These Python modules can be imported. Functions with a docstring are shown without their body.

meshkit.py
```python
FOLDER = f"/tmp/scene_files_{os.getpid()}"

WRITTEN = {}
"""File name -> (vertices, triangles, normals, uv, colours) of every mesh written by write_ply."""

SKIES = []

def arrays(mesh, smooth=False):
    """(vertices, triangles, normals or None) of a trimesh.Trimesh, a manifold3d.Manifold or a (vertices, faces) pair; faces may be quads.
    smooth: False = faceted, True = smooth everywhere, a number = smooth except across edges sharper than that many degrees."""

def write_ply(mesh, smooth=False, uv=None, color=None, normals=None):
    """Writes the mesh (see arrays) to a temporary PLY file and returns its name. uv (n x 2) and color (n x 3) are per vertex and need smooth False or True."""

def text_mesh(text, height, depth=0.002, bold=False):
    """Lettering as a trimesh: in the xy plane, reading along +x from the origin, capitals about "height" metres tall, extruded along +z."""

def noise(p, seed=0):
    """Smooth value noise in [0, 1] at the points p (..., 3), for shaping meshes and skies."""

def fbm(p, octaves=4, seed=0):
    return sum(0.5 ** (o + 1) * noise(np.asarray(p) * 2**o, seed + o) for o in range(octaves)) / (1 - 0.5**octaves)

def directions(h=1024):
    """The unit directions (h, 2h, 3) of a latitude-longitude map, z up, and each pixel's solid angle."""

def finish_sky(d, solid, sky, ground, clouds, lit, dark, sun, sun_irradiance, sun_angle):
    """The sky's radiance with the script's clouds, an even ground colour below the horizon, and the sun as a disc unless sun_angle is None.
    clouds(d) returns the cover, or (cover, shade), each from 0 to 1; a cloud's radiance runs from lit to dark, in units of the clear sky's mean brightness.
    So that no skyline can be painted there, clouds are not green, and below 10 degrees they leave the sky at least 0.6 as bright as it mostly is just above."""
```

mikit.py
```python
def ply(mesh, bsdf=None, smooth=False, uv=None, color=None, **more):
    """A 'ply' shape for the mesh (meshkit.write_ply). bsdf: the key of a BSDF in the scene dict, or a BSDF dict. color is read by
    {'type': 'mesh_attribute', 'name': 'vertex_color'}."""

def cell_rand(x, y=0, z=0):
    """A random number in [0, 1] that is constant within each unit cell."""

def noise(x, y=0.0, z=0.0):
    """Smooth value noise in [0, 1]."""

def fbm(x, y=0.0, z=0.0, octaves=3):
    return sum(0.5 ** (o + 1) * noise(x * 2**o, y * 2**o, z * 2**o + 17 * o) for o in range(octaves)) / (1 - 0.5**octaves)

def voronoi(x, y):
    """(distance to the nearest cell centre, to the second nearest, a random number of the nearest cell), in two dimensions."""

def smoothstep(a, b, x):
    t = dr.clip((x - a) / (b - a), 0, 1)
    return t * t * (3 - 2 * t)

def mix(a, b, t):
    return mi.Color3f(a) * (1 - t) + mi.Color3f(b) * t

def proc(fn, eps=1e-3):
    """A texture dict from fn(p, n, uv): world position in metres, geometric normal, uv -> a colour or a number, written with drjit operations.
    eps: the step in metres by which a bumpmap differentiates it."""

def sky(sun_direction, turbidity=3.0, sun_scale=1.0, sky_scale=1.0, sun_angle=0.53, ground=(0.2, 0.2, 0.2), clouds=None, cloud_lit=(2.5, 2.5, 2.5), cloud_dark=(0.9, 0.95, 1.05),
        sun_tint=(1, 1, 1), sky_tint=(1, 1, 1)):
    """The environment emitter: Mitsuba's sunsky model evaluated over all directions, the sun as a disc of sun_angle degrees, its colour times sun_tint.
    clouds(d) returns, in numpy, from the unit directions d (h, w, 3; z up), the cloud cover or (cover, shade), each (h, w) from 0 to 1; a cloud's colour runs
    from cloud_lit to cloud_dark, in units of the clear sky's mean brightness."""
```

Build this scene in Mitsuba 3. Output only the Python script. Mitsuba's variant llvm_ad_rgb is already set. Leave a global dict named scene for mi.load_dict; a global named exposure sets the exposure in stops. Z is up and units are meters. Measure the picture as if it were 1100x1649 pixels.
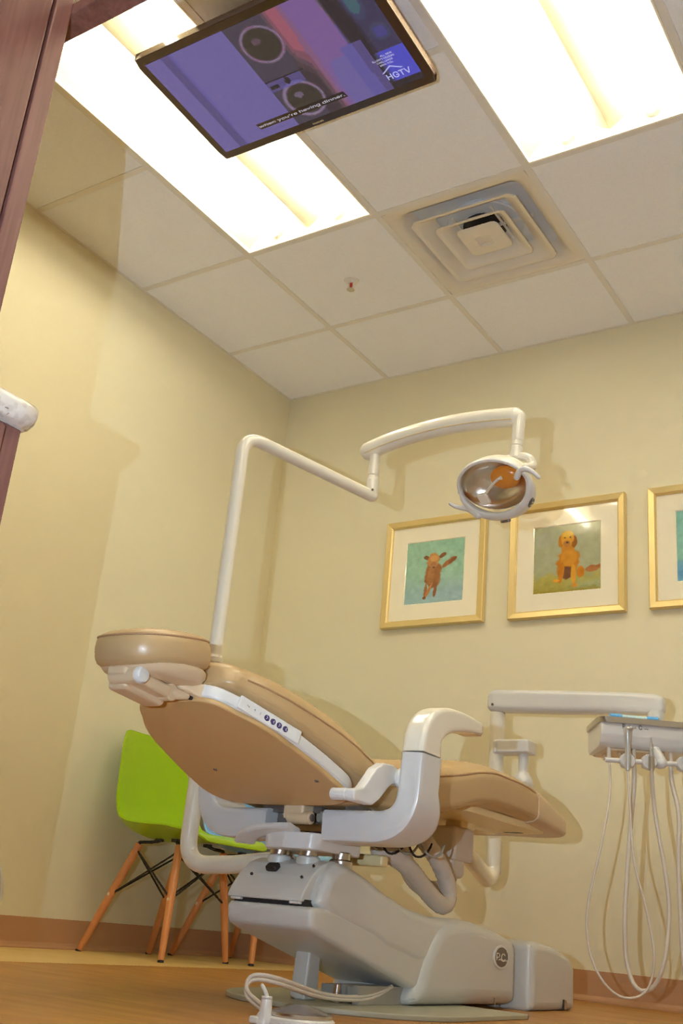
import math, random
import numpy as np, trimesh, manifold3d as m3
import mitsuba as mi
import mikit, meshkit
from mikit import proc, noise, fbm, smoothstep, mix
from shapely.geometry import Polygon
import drjit as dr

rng = np.random.default_rng(7)
scene, labels = {'type': 'scene'}, {}
T = mi.ScalarTransform4f

# ---------------------------------------------------------------- camera, light, exposure
FPX = 1711.588
CAM = np.array([3.0779, -3.8829, 0.1693])
FWD = np.array([-0.5309279, 0.76666751, 0.36102145])
UP = np.array([0.1265157, -0.34953895, 0.92834061])
RIGHT = np.cross(FWD, UP)
scene['camera'] = {'type': 'perspective', 'fov': math.degrees(2 * math.atan(550 / FPX)), 'fov_axis': 'x',
                   'near_clip': 0.05, 'far_clip': 50,
                   'to_world': T().look_at(origin=CAM.tolist(), target=(CAM + FWD).tolist(), up=UP.tolist())}
exposure = -0.12
TUBE_RADIANCE = [33.2, 31.2, 24.6]
FLASH = [8.0, 10.6, 13.2]
# the camera's own flash, on its left shoulder: the photograph shows its small hard shadows beside the screen
FPOS = CAM - RIGHT * 0.245 + UP * 0.09 + FWD * 0.02
scene['flash'] = {'type': 'spot', 'to_world': T().look_at(origin=FPOS.tolist(), target=(FPOS + FWD + RIGHT * 0.22 + UP * 0.10).tolist(), up=UP.tolist()),
                  'intensity': {'type': 'rgb', 'value': FLASH}, 'cutoff_angle': 43.0, 'beam_width': 21.0}

# ---------------------------------------------------------------- colours and materials
def lin(*c):
    c = np.array(c, float) / 255
    return np.where(c <= 0.04045, c / 12.92, ((c + 0.055) / 1.055) ** 2.4)
def rgb(*c): return {'type': 'rgb', 'value': [float(v) for v in lin(*c)]}
def pr(name, col, rough=0.5, metal=0.0, spec=0.5, coat=0.0, **k):
    base = col if isinstance(col, dict) else rgb(*col)
    b = {'type': 'principled', 'base_color': base, 'roughness': rough, 'metallic': metal, 'specular': spec}
    if coat: b['clearcoat'] = coat; b['clearcoat_gloss'] = 0.92
    b.update(k)
    scene[name] = {'type': 'twosided', 'bsdf': b}
    return name
def C3(*c):
    v = lin(*c); return mi.Color3f(float(v[0]), float(v[1]), float(v[2]))

def wall_fn(p, n, uv):
    return mix(C3(224, 214, 181), C3(227, 218, 186), fbm(p.x * 2 + p.y * 3, p.z * 2, 1.0))
pr('mat_wall', proc(wall_fn), 0.6, spec=0.3)
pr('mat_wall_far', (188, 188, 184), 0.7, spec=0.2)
def tile_fn(p, n, uv):
    return mix(C3(236, 236, 239), C3(241, 241, 244), noise(p.x * 220, p.y * 220, 3.0))
pr('mat_ceiling_tile', proc(tile_fn), 0.85, spec=0.1)
pr('mat_grid_bar', (224, 218, 210), 0.5)
pr('mat_arm', (200, 199, 197), 0.28)
pr('mat_plenum', (90, 88, 84), 0.9)
pr('mat_baseboard', (184, 138, 100), 0.45)
def floor_fn(p, n, uv):
    s = fbm(p.x * 5 + 2 * noise(p.x * 2, p.y * 2), p.y * 26, 1.0)
    t = fbm(p.x * 14, p.y * 60, 5.0)
    return mix(mix(C3(148, 100, 42), C3(168, 120, 56), s), C3(128, 84, 34), 0.35 * t)
pr('mat_floor', proc(floor_fn), 0.38, spec=0.45)
def border_fn(p, n, uv):
    return mix(C3(196, 164, 98), C3(204, 172, 108), fbm(p.x * 8, p.y * 8, 2.0))
pr('mat_floor_border', proc(border_fn), 0.38, spec=0.45)
def wood_fn(p, n, uv):
    w = noise(p.x * 9, p.y * 9, p.z * 1.2)
    g = fbm(p.x * 60 + w * 4, p.y * 60 + w * 4, p.z * 3.0)
    f = noise(p.x * 260, p.y * 260, p.z * 9)
    return mix(mix(C3(96, 58, 52), C3(136, 94, 86), g), C3(82, 48, 44), 0.35 * f)
pr('mat_dark_wood', proc(wood_fn), 0.42, spec=0.35)
def quartz_fn(p, n, uv):
    a = noise(p.x * 190, p.y * 190, p.z * 190)
    b = noise(p.x * 130 + 7, p.y * 130, p.z * 130)
    c = mix(C3(212, 200, 186), C3(200, 187, 172), smoothstep(0.45, 0.7, b))
    return mix(c, C3(150, 128, 112), smoothstep(0.86, 0.92, a))
pr('mat_quartz', proc(quartz_fn), 0.22)
pr('mat_vinyl', (178, 148, 106), 0.34, spec=0.5)
pr('mat_vinyl_seam', (160, 126, 90), 0.5)
pr('mat_foot_cover', (196, 170, 136), 0.28, spec=0.55)
pr('mat_back_shell', (196, 160, 108), 0.42, spec=0.4)
pr('mat_head_plate', (206, 182, 148), 0.4)
pr('mat_white', (208, 206, 202), 0.28, spec=0.5)
pr('mat_white_gloss', (222, 214, 196), 0.14, spec=0.55, coat=0.4)
pr('mat_grey', (198, 197, 191), 0.34, spec=0.5)
pr('mat_grey_dark', (150, 146, 136), 0.45)
pr('mat_plate', (158, 156, 136), 0.4)
pr('mat_hose', (206, 196, 182), 0.4)
pr('mat_corrugated', (196, 184, 170), 0.55)
pr('mat_black', (28, 26, 28), 0.4)
pr('mat_shadow_gap', (34, 30, 28), 0.8)
pr('mat_button', (52, 44, 92), 0.35)
pr('mat_print', (70, 62, 70), 0.6)
pr('mat_badge', (92, 82, 76), 0.3)
pr('mat_badge_text', (226, 218, 204), 0.4)
pr('mat_steel', (206, 200, 194), 0.22, metal=1.0)
pr('mat_mirror', (236, 232, 222), 0.22, metal=1.0)
pr('mat_amber', (214, 136, 50), 0.25, spec=0.6)
pr('mat_gold_frame', (232, 206, 142), 0.4, metal=0.6)
pr('mat_yellow_plastic', (226, 204, 152), 0.35)
pr('mat_green_shell', (152, 190, 0), 0.3, spec=0.4)
pr('mat_blue_shell', (132, 188, 240), 0.3, spec=0.4)
def leg_fn(p, n, uv):
    return mix(C3(222, 150, 88), C3(204, 128, 70), fbm(p.x * 90, p.y * 90, p.z * 8))
pr('mat_beech', proc(leg_fn), 0.35)
pr('mat_reflector', (202, 188, 158), 0.5)
pr('mat_fixture', (250, 244, 226), 0.5)
pr('mat_diffuser', (226, 216, 200), 0.5)
pr('mat_duct', (206, 208, 212), 0.5)
pr('mat_bezel', (66, 46, 36), 0.14, spec=0.55, coat=0.4)
pr('mat_tv_back', (30, 28, 28), 0.5)
pr('mat_red', (190, 60, 40), 0.3)
pr('mat_blue_handle', (96, 170, 226), 0.3)
pr('mat_clear_blue', (196, 224, 226), 0.2)
pr('mat_chrome', (206, 206, 208), 0.28, metal=0.7)
pr('mat_mat_board', (238, 222, 186), 0.7, spec=0.2)
pr('mat_print_art', {'type': 'mesh_attribute', 'name': 'vertex_color'}, 0.06, spec=0.6)
pr('mat_glazed_board', (250, 238, 208), 0.06, spec=0.6)
scene['mat_tube_glass'] = {'type': 'diffuse', 'reflectance': rgb(250, 248, 240)}

# ---------------------------------------------------------------- scene helpers
def free(key):
    if key not in scene and not any(k.startswith(key + '__') for k in scene): return key
    i = 1
    while f'{key}_{i:03d}' in scene or any(k.startswith(f'{key}_{i:03d}__') for k in scene): i += 1
    return f'{key}_{i:03d}'
def obj(name, mesh, mat, parent=None, smooth=35, label=None, cat=None, group=None, kind=None, color=None, **more):
    key = free(f'{parent}__{name}' if parent else name)
    if isinstance(mesh, dict): scene[key] = mesh
    else: scene[key] = mikit.ply(mesh, mat, smooth=True if color is not None else smooth, color=color, **more)
    tag(key, label, cat, group, kind)
    return key
def tag(key, label=None, cat=None, group=None, kind=None):
    d = {k: v for k, v in (('label', label), ('category', cat), ('group', group), ('kind', kind)) if v}
    if d: labels[key] = {**labels.get(key, {}), **d}
    return key

# ---------------------------------------------------------------- mesh helpers
V = lambda *a: np.array(a, float)
def unit(v): v = np.asarray(v, float); return v / max(np.linalg.norm(v), 1e-12)
def cat(*ms): return trimesh.util.concatenate([m for m in ms])
def box(x0, x1, y0, y1, z0, z1):
    b = trimesh.creation.box((x1 - x0, y1 - y0, z1 - z0)); b.apply_translation(((x0 + x1) / 2, (y0 + y1) / 2, (z0 + z1) / 2)); return b
_S = trimesh.creation.uv_sphere(radius=1.0, count=[9, 16]).vertices
def rbox(c, s, r, X=None, Y=None, Z=None):
    "rounded box: centre c, full sizes s, edge radius r"
    h = np.asarray(s, float) / 2 - r
    pts = np.vstack([_S * r + h * np.array(k) for k in np.array(np.meshgrid([-1, 1], [-1, 1], [-1, 1])).T.reshape(-1, 3)])
    m = hull(pts)
    return frame(m, c, X, Y, Z)
def hull(pts):
    q = m3.Manifold.hull_points(np.asarray(pts, float)).to_mesh()
    return trimesh.Trimesh(q.vert_properties[:, :3], q.tri_verts, process=False)
def frame(m, o, X=None, Y=None, Z=None):
    X = V(1, 0, 0) if X is None else unit(X); Y = V(0, 1, 0) if Y is None else unit(Y); Z = V(0, 0, 1) if Z is None else unit(Z)
    A = np.eye(4); A[:3, 0], A[:3, 1], A[:3, 2], A[:3, 3] = X, Y, Z, o
    m = m.copy(); m.apply_transform(A); return m
def axes(Z, hint=(0, 0, 1)):
    Z = unit(Z); h = np.asarray(hint, float)
    if abs(Z @ unit(h)) > 0.95: h = V(1, 0, 0) if abs(Z[0]) < 0.9 else V(0, 1, 0)
    X = unit(np.cross(h, Z)); return X, np.cross(Z, X), Z
def loft(rings, caps=True, closed=False):
    R = np.asarray(rings, float); K, N, _ = R.shape
    v = R.reshape(-1, 3); f = []
    i = np.arange(N); j = (i + 1) % N
    for k in range(K if closed else K - 1):
        a, b = k * N, ((k + 1) % K) * N
        f += [np.c_[a + i, a + j, b + j], np.c_[a + i, b + j, b + i]]
    if caps and not closed:
        v = np.vstack([v, R[0].mean(0), R[-1].mean(0)])
        f += [np.c_[j, i, np.full(N, K * N)], np.c_[(K - 1) * N + i, (K - 1) * N + j, np.full(N, K * N + 1)]]
    m = trimesh.Trimesh(v, np.vstack(f), process=False)
    if m.volume < 0: m.invert()
    return m
def spline(pts, n=24):
    from scipy.interpolate import CubicSpline
    P = np.asarray(pts, float); d = np.r_[0, np.cumsum(np.linalg.norm(np.diff(P, axis=0), axis=1) ** 0.7)]
    return CubicSpline(d, P, bc_type='natural')(np.linspace(0, d[-1], n))
def fillet(pts, r, n=8):
    P = [np.asarray(p, float) for p in pts]; out = [P[0]]
    for i in range(1, len(P) - 1):
        a, b, c = P[i - 1], P[i], P[i + 1]
        u, w = unit(a - b), unit(c - b); ang = math.acos(np.clip(u @ w, -1, 1))
        ri = r[i - 1] if isinstance(r, (list, tuple)) else r
        t = min(ri / math.tan(ang / 2), 0.48 * np.linalg.norm(a - b) * (1 if len(P) > 3 else 2), 0.48 * np.linalg.norm(c - b) * (1 if len(P) > 3 else 2))
        for k in range(n + 1):
            s = k / n; out.append((b + u * t) * (1 - s) ** 2 + 2 * s * (1 - s) * b + (b + w * t) * s ** 2)
    return np.array(out + [P[-1]])
def frames(P, up=(0, 0, 1)):
    P = np.asarray(P, float); t = np.gradient(P, axis=0); t /= np.linalg.norm(t, axis=1)[:, None]
    X, Y, _ = axes(t[0], up); out = []
    for k in range(len(P)):
        X = unit(X - t[k] * (X @ t[k])); out.append((X, np.cross(t[k], X), t[k]))
    return out
def tube(P, r, n=14, dome=True, up=(0, 0, 1), sec=None):
    P = np.asarray(P, float); r = np.broadcast_to(np.asarray(r, float), len(P))
    a = np.linspace(0, 2 * np.pi, n, endpoint=False)
    sec = np.c_[np.cos(a), np.sin(a)] if sec is None else sec
    F = frames(P, up)
    R = [P[k] + r[k] * (sec[:, :1] * F[k][0] + sec[:, 1:] * F[k][1]) for k in range(len(P))]
    if dome:
        for s in (0, -1):
            pre = [P[s] + F[s][2] * (1 if s else -1) * r[s] * math.sin(q) * dome + r[s] * math.cos(q) * (sec[:, :1] * F[s][0] + sec[:, 1:] * F[s][1]) for q in (0.4, 0.8, 1.15, 1.45)]
            R = pre[::-1] + R if s == 0 else R + pre
    return loft(R)
def lathe(prof, o=(0, 0, 0), Z=(0, 0, 1), n=32, hint=(0, 0, 1)):
    X, Y, Z = axes(Z, hint); a = np.linspace(0, 2 * np.pi, n, endpoint=False); o = np.asarray(o, float)
    return loft([o + Z * z + max(r, 1e-5) * (np.cos(a)[:, None] * X + np.sin(a)[:, None] * Y) for r, z in prof])
def cyl(a, b, r, n=20, bev=0.12):
    a, b = np.asarray(a, float), np.asarray(b, float); L = np.linalg.norm(b - a); e = min(r * bev, L * 0.2)
    return lathe([(r - e, 0), (r, e), (r, L - e), (r - e, L)], a, b - a, n)
def resample(poly, n):
    P = np.asarray(poly, float); Q = np.vstack([P, P[:1]]); d = np.r_[0, np.cumsum(np.linalg.norm(np.diff(Q, axis=0), axis=1))]
    s = np.linspace(0, d[-1], n, endpoint=False)
    return np.c_[np.interp(s, d, Q[:, 0]), np.interp(s, d, Q[:, 1])]
def roundpoly(poly, r, n=96):
    g = Polygon(poly).buffer(-r, quad_segs=8).buffer(2 * r, quad_segs=8).buffer(-r, quad_segs=8)
    P = np.array(g.exterior.coords)[:-1]
    if Polygon(P).exterior.is_ccw is False: P = P[::-1]
    return resample(P, n)
def prism(poly, lo, hi, r=0.01, axis='x', rc=None, n=96, o=None, U=None, W=None, A=None, steps=4):
    "extrude a 2D outline from lo to hi, with its corners rounded by rc and its rims rounded by r"
    P = roundpoly(poly, r if rc is None else rc, n)
    def at(d):
        g = Polygon(P).buffer(-d, quad_segs=4); g = max(getattr(g, 'geoms', [g]), key=lambda q: q.area)
        Q = np.array(g.exterior.coords)[:-1]; Q = resample(Q if g.exterior.is_ccw else Q[::-1], n)
        k = np.argmin(((Q - P[0]) ** 2).sum(1)); return np.roll(Q, -k, axis=0)
    q = [math.pi / 2 * k / steps for k in range(steps + 1)]
    layers = [(r * (1 - math.sin(t)), lo + r * (1 - math.cos(t))) for t in q] + [(r * (1 - math.cos(t)), hi - r * (1 - math.sin(t))) for t in q]
    if axis == 'x': U, W, A = V(0, 1, 0), V(0, 0, 1), V(1, 0, 0)
    if axis == 'y': U, W, A = V(1, 0, 0), V(0, 0, 1), V(0, 1, 0)
    if axis == 'z': U, W, A = V(1, 0, 0), V(0, 1, 0), V(0, 0, 1)
    o = np.zeros(3) if o is None else np.asarray(o, float); R = []
    for d, h in layers:
        Q = at(d) if d > 1e-6 else P
        R.append(o + Q[:, :1] * U + Q[:, 1:] * W + h * A)
    m = loft(R, caps=False)
    v, f = trimesh.creation.triangulate_polygon(Polygon(np.c_[(R[0] - o) @ U, (R[0] - o) @ W]), engine='earcut')
    v2, f2 = trimesh.creation.triangulate_polygon(Polygon(np.c_[(R[-1] - o) @ U, (R[-1] - o) @ W]), engine='earcut')
    c0 = trimesh.Trimesh(o + v[:, :1] * U + v[:, 1:] * W + layers[0][1] * A, f, process=False)
    c1 = trimesh.Trimesh(o + v2[:, :1] * U + v2[:, 1:] * W + layers[-1][1] * A, f2, process=False)
    if len(f) and (c0.face_normals.mean(0) @ A) > 0: c0.invert()
    if len(f2) and (c1.face_normals.mean(0) @ A) < 0: c1.invert()
    mid = m.triangles_center - (R[0].mean(0) + R[-1].mean(0)) / 2
    if (np.einsum('ij,ij->i', m.face_normals, mid) * m.area_faces).sum() < 0: m.invert()
    out = cat(m, c0, c1); out.merge_vertices(digits_vertex=6); return out
def loaf(st, expo=3.0, n=48, flat=0.0):
    """a soft body from stations (centre, side, up, half width, height above, height below): superellipse sections"""
    a = np.linspace(0, 2 * np.pi, n, endpoint=False); R = []
    for c, s, u, w, hu, hd in st:
        x = np.sign(np.cos(a)) * np.abs(np.cos(a)) ** (2 / expo); y = np.sign(np.sin(a)) * np.abs(np.sin(a)) ** (2 / expo)
        y = np.where(y > 0, y * hu, y * hd)
        R.append(np.asarray(c) + (x * w)[:, None] * np.asarray(s) + y[:, None] * np.asarray(u))
    return loft(R)
def text(s, h, o, X, Y, depth=0.0008, bold=False, centre=True):
    m = meshkit.text_mesh(s, h, depth, bold); b = m.bounds
    if centre: m.apply_translation((-(b[0, 0] + b[1, 0]) / 2, -h / 2, 0))
    X, Y = unit(X), unit(Y); return frame(m, o, X, Y, np.cross(X, Y))

# ================================================================ THE SETTING
H, G = 2.6714, 0.6096
A0, B0 = 0.5878, 0.5149            # first column, first row of the ceiling grid
RX, RY = 4.3, -5.0                 # room extents
obj('floor', cat(box(0.66, RX, RY, 0, -0.1, 0)), 'mat_floor', smooth=False, label='brown mottled vinyl floor with a wood tone', kind='structure')
obj('border', box(0, 0.66, RY, 0, -0.1, 0), 'mat_floor_border', 'floor', smooth=False, label='lighter yellow border strip along the left wall')
obj('wall_left', box(-0.1, 0, RY, 0, 0, H + 0.25), 'mat_wall', smooth=False, label='cream painted wall on the left', kind='structure')
obj('wall_back', box(-0.1, RX + 0.1, 0, 0.1, 0, H + 0.25), 'mat_wall', smooth=False, label='cream painted wall behind the pictures', kind='structure')
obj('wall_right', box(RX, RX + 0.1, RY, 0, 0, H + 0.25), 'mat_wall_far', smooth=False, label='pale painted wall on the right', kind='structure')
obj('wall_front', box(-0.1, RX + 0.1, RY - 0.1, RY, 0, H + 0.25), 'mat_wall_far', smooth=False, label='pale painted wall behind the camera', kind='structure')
cove = [(0, 0), (0.022, 0), (0.022, 0.004), (0.012, 0.010), (0.007, 0.02), (0.006, 0.1), (0, 0.1)]
def cove_mesh(o, U, A, L):
    P = np.array(cove)
    return loft([np.asarray(o, float) + P[:, :1] * np.asarray(U, float) + P[:, 1:] * V(0, 0, 1) + np.asarray(A, float) * t for t in (0, L)])
obj('baseboard_left', cove_mesh((0, RY, 0), (1, 0, 0), (0, 1, 0), -RY), 'mat_baseboard', smooth=False, label='tan rubber cove base along the left wall', kind='structure')
obj('baseboard_back', cove_mesh((0.0, 0, 0), (0, -1, 0), (1, 0, 0), RX), 'mat_baseboard', smooth=False, label='tan rubber cove base along the back wall', kind='structure')
obj('ceiling', box(-0.1, RX + 0.1, RY - 0.1, 0.1, H + 0.2, H + 0.25), 'mat_plenum', smooth=False, label='suspended ceiling of cream lay-in panels', kind='structure')
xs = [0.0] + [A0 + i * G for i in range(6)] + [RX]
ys = [0.0] + [-(B0 + j * G) for j in range(7)] + [RY]
bw = 0.012
for x in xs[1:-1]: obj('grid_bar', box(x - bw, x + bw, RY, 0, H - 0.0005, H + 0.03), 'mat_grid_bar', 'ceiling', smooth=False)
for y in ys[1:-1]:
    for i in range(len(xs) - 1):
        if (y == ys[3] and i in (1, 3, 5)) or (y == ys[6] and i in (3, 5)): continue
        obj('grid_bar', box(xs[i] + (bw if i else 0), xs[i + 1] - (bw if i < len(xs) - 2 else 0), y - bw, y + bw, H, H + 0.03), 'mat_grid_bar', 'ceiling', smooth=False)
for (a, b) in (((0, RY), (0.014, 0)), ((0, -0.014), (RX, 0))):
    obj('edge_angle', box(a[0], b[0], a[1], b[1], H - 0.0008, H + 0.02), 'mat_grid_bar', 'ceiling', smooth=False)
holes = {(1, 2), (1, 3), (3, 2), (3, 3), (5, 5), (5, 6), (3, 5), (3, 6), (5, 2), (5, 3), (2, 1)}
for i in range(len(xs) - 1):
    for j in range(len(ys) - 1):
        if (i, j) in holes: continue
        x0, x1, y1, y0 = xs[i] + 0.0121, xs[i + 1] - 0.0121, ys[j] - 0.0121, ys[j + 1] + 0.0121
        ring = lambda d, z: [(x0 + d, y0 + d, z), (x1 - d, y0 + d, z), (x1 - d, y1 - d, z), (x0 + d, y1 - d, z)]
        obj('tile', loft([ring(0, H + 0.016), ring(0, H + 0.0025), ring(0.0015, H + 0.001)]), 'mat_ceiling_tile', 'ceiling', smooth=False)

# ---------------------------------------------------------------- recessed fluorescent lights
def troffer(i, j, lab):
    t = free('ceiling_light'); x0, x1 = xs[i] + 0.013, xs[i + 1] - 0.013; y1, y0 = ys[j] - 0.013, ys[j + 2] + 0.013
    tag(t, lab, 'ceiling light', 'recessed fluorescent ceiling lights')
    d = 0.105; n = 12; w = (x1 - x0) / 2; R = []
    for k in range(2):                                   # two curved troughs that meet in a ridge
        xa = x0 + k * w
        for q in range(n + 1):
            if k and q == 0: continue
            s = q / n; R.append((xa + s * w, H + 0.004 + (d - 0.012) * math.sin(math.pi * s) ** 0.62 + (0.026 if (k == 0 and q == n) else 0)))
    R = np.array(R); R2 = np.vstack([R + [0, 0.008]])
    loop = np.vstack([R, R2[::-1]])
    obj('reflector', loft([np.c_[loop[:, 0], np.full(len(loop), y), loop[:, 1]] for y in (y0, y1)]), 'mat_reflector', t, smooth=40)
    obj('frame', cat(box(x0, x0 + 0.006, y0, y1, H - 0.001, H + d + 0.01), box(x1 - 0.006, x1, y0, y1, H - 0.001, H + d + 0.01),
                     box(x0, x1, y0 - 0.001, y0 + 0.006, H - 0.001, H + d + 0.01), box(x0, x1, y1 - 0.006, y1 + 0.001, H - 0.001, H + d + 0.01),
                     box(x0, x1, y0, y1, H + d + 0.002, H + d + 0.01)), 'mat_fixture', t, smooth=False)
    for k in range(2):
        cx = x0 + (k + 0.5) * w; zc = H + 0.046
        obj('fluorescent_tube', cyl((cx, y0 + 0.022, zc), (cx, y1 - 0.022, zc), 0.0195, 18), 'mat_tube_glass', t, label='glowing fluorescent tube',
            emitter={'type': 'area', 'radiance': {'type': 'rgb', 'value': TUBE_RADIANCE}})
        for yy, sg in ((y0, 1), (y1, -1)):
            obj('lamp_holder', cyl((cx, yy + sg * 0.006, zc), (cx, yy + sg * 0.024, zc), 0.0225, 24), 'mat_fixture', t)
    return t
troffer(1, 2, 'bright twin tube ceiling light behind the hung television')
troffer(3, 2, 'bright twin tube ceiling light right of the television, at the top right')
troffer(5, 5, 'ceiling light to the right of the camera, in the far corner')
troffer(5, 2, 'ceiling light to the right of the frame, nearest the right wall')
troffer(3, 5, 'second ceiling light down the right row, above the camera')

# ---------------------------------------------------------------- ceiling air diffuser
t = free('air_diffuser'); tag(t, 'square white ceiling air diffuser of stepped cones', 'air vent')
cx, cy = (xs[2] + xs[3]) / 2, (ys[1] + ys[2]) / 2; hw = G / 2 - 0.0125
def sqring(h, z, r=0.02, n=48):
    P = roundpoly([(-h, -h), (h, -h), (h, h), (-h, h)], min(r, h * 0.4), n); return np.c_[cx + P[:, 0], cy + P[:, 1], np.full(n, z)]
def cone(h0, h1, z0, z1, th=0.0022, lip=0.010):
    rings = [sqring(h0 - lip, z0 + 0.002), sqring(h0, z0), sqring(h0, z0 + 0.004), sqring(h0 - lip, z0 + 0.004 + 0.004), sqring(h1, z1), sqring(h1 - th, z1), sqring(h0 - lip - 0.006, z0 + 0.006)]
    return loft(rings, closed=True)
obj('face_frame', loft([sqring(hw, H + 0.001, 0.003), sqring(hw - 0.022, H - 0.001, 0.02), sqring(hw - 0.05, H + 0.02, 0.03), sqring(hw - 0.075, H + 0.07, 0.03), sqring(hw - 0.07, H + 0.072, 0.03), sqring(hw - 0.02, H + 0.008, 0.02), sqring(hw, H + 0.006, 0.003)], closed=True), 'mat_diffuser', t)
obj('back_pan', loft([sqring(hw - 0.073, H + 0.068, 0.03), sqring(hw - 0.073, H + 0.074, 0.03)]), 'mat_duct', t, smooth=False)
obj('duct_collar', lathe([(0.0, 0.001), (0.145, 0.0), (0.15, 0.006), (0.15, 0.03), (0.0, 0.03)], (cx, cy, H + 0.055), (0, 0, 1), 40), 'mat_duct', t)
obj('duct_opening', lathe([(0.0, 0.0), (0.085, 0.0), (0.085, 0.004), (0.0, 0.004)], (cx, cy, H + 0.05), (0, 0, 1), 40), 'mat_black', t, label='dark duct opening')
obj('cone', cone(0.215, 0.15, H - 0.012, H + 0.045), 'mat_diffuser', t)
obj('cone', cone(0.145, 0.09, H - 0.014, H + 0.04), 'mat_diffuser', t)
obj('centre_panel', loft([sqring(0.085, H + 0.0), sqring(0.083, H - 0.006), sqring(0.055, H - 0.012), sqring(0.03, H - 0.012), sqring(0.03, H + 0.01), sqring(0.06, H + 0.006)]), 'mat_diffuser', t)
for sx in (-1, 1):
    obj('strut', box(cx + sx * 0.08 - 0.004, cx + sx * 0.08 + 0.004, cy - 0.12, cy + 0.12, H + 0.034, H + 0.04), 'mat_diffuser', t, smooth=False)
obj('strut', box(cx - 0.2, cx + 0.2, cy - 0.004, cy + 0.004, H + 0.04, H + 0.052), 'mat_diffuser', t, smooth=False)

# ---------------------------------------------------------------- sprinkler
t = free('fire_sprinkler'); tag(t, 'small pendent fire sprinkler with a red bulb on the ceiling', 'sprinkler')
so = V(0.879, -0.796, H + 0.003)
obj('escutcheon', lathe([(0.0, 0), (0.034, 0), (0.03, -0.005), (0.016, -0.008), (0.012, -0.016), (0, -0.016)], so), 'mat_grid_bar', t)
obj('frame', cat(tube(spline([so + (-0.011, 0, -0.014), so + (-0.015, 0, -0.028), so + (-0.004, 0, -0.045)], 8), 0.0028, 8), tube(spline([so + (0.011, 0, -0.014), so + (0.015, 0, -0.028), so + (0.004, 0, -0.045)], 8), 0.0028, 8)), 'mat_grid_bar', t)
obj('bulb', cyl(so + (0, 0, -0.016), so + (0, 0, -0.044), 0.006, 10), 'mat_red', t, label='red glass bulb')
obj('deflector', lathe([(0, -0.046), (0.016, -0.046), (0.017, -0.048), (0, -0.05)], so), 'mat_steel', t)

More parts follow.
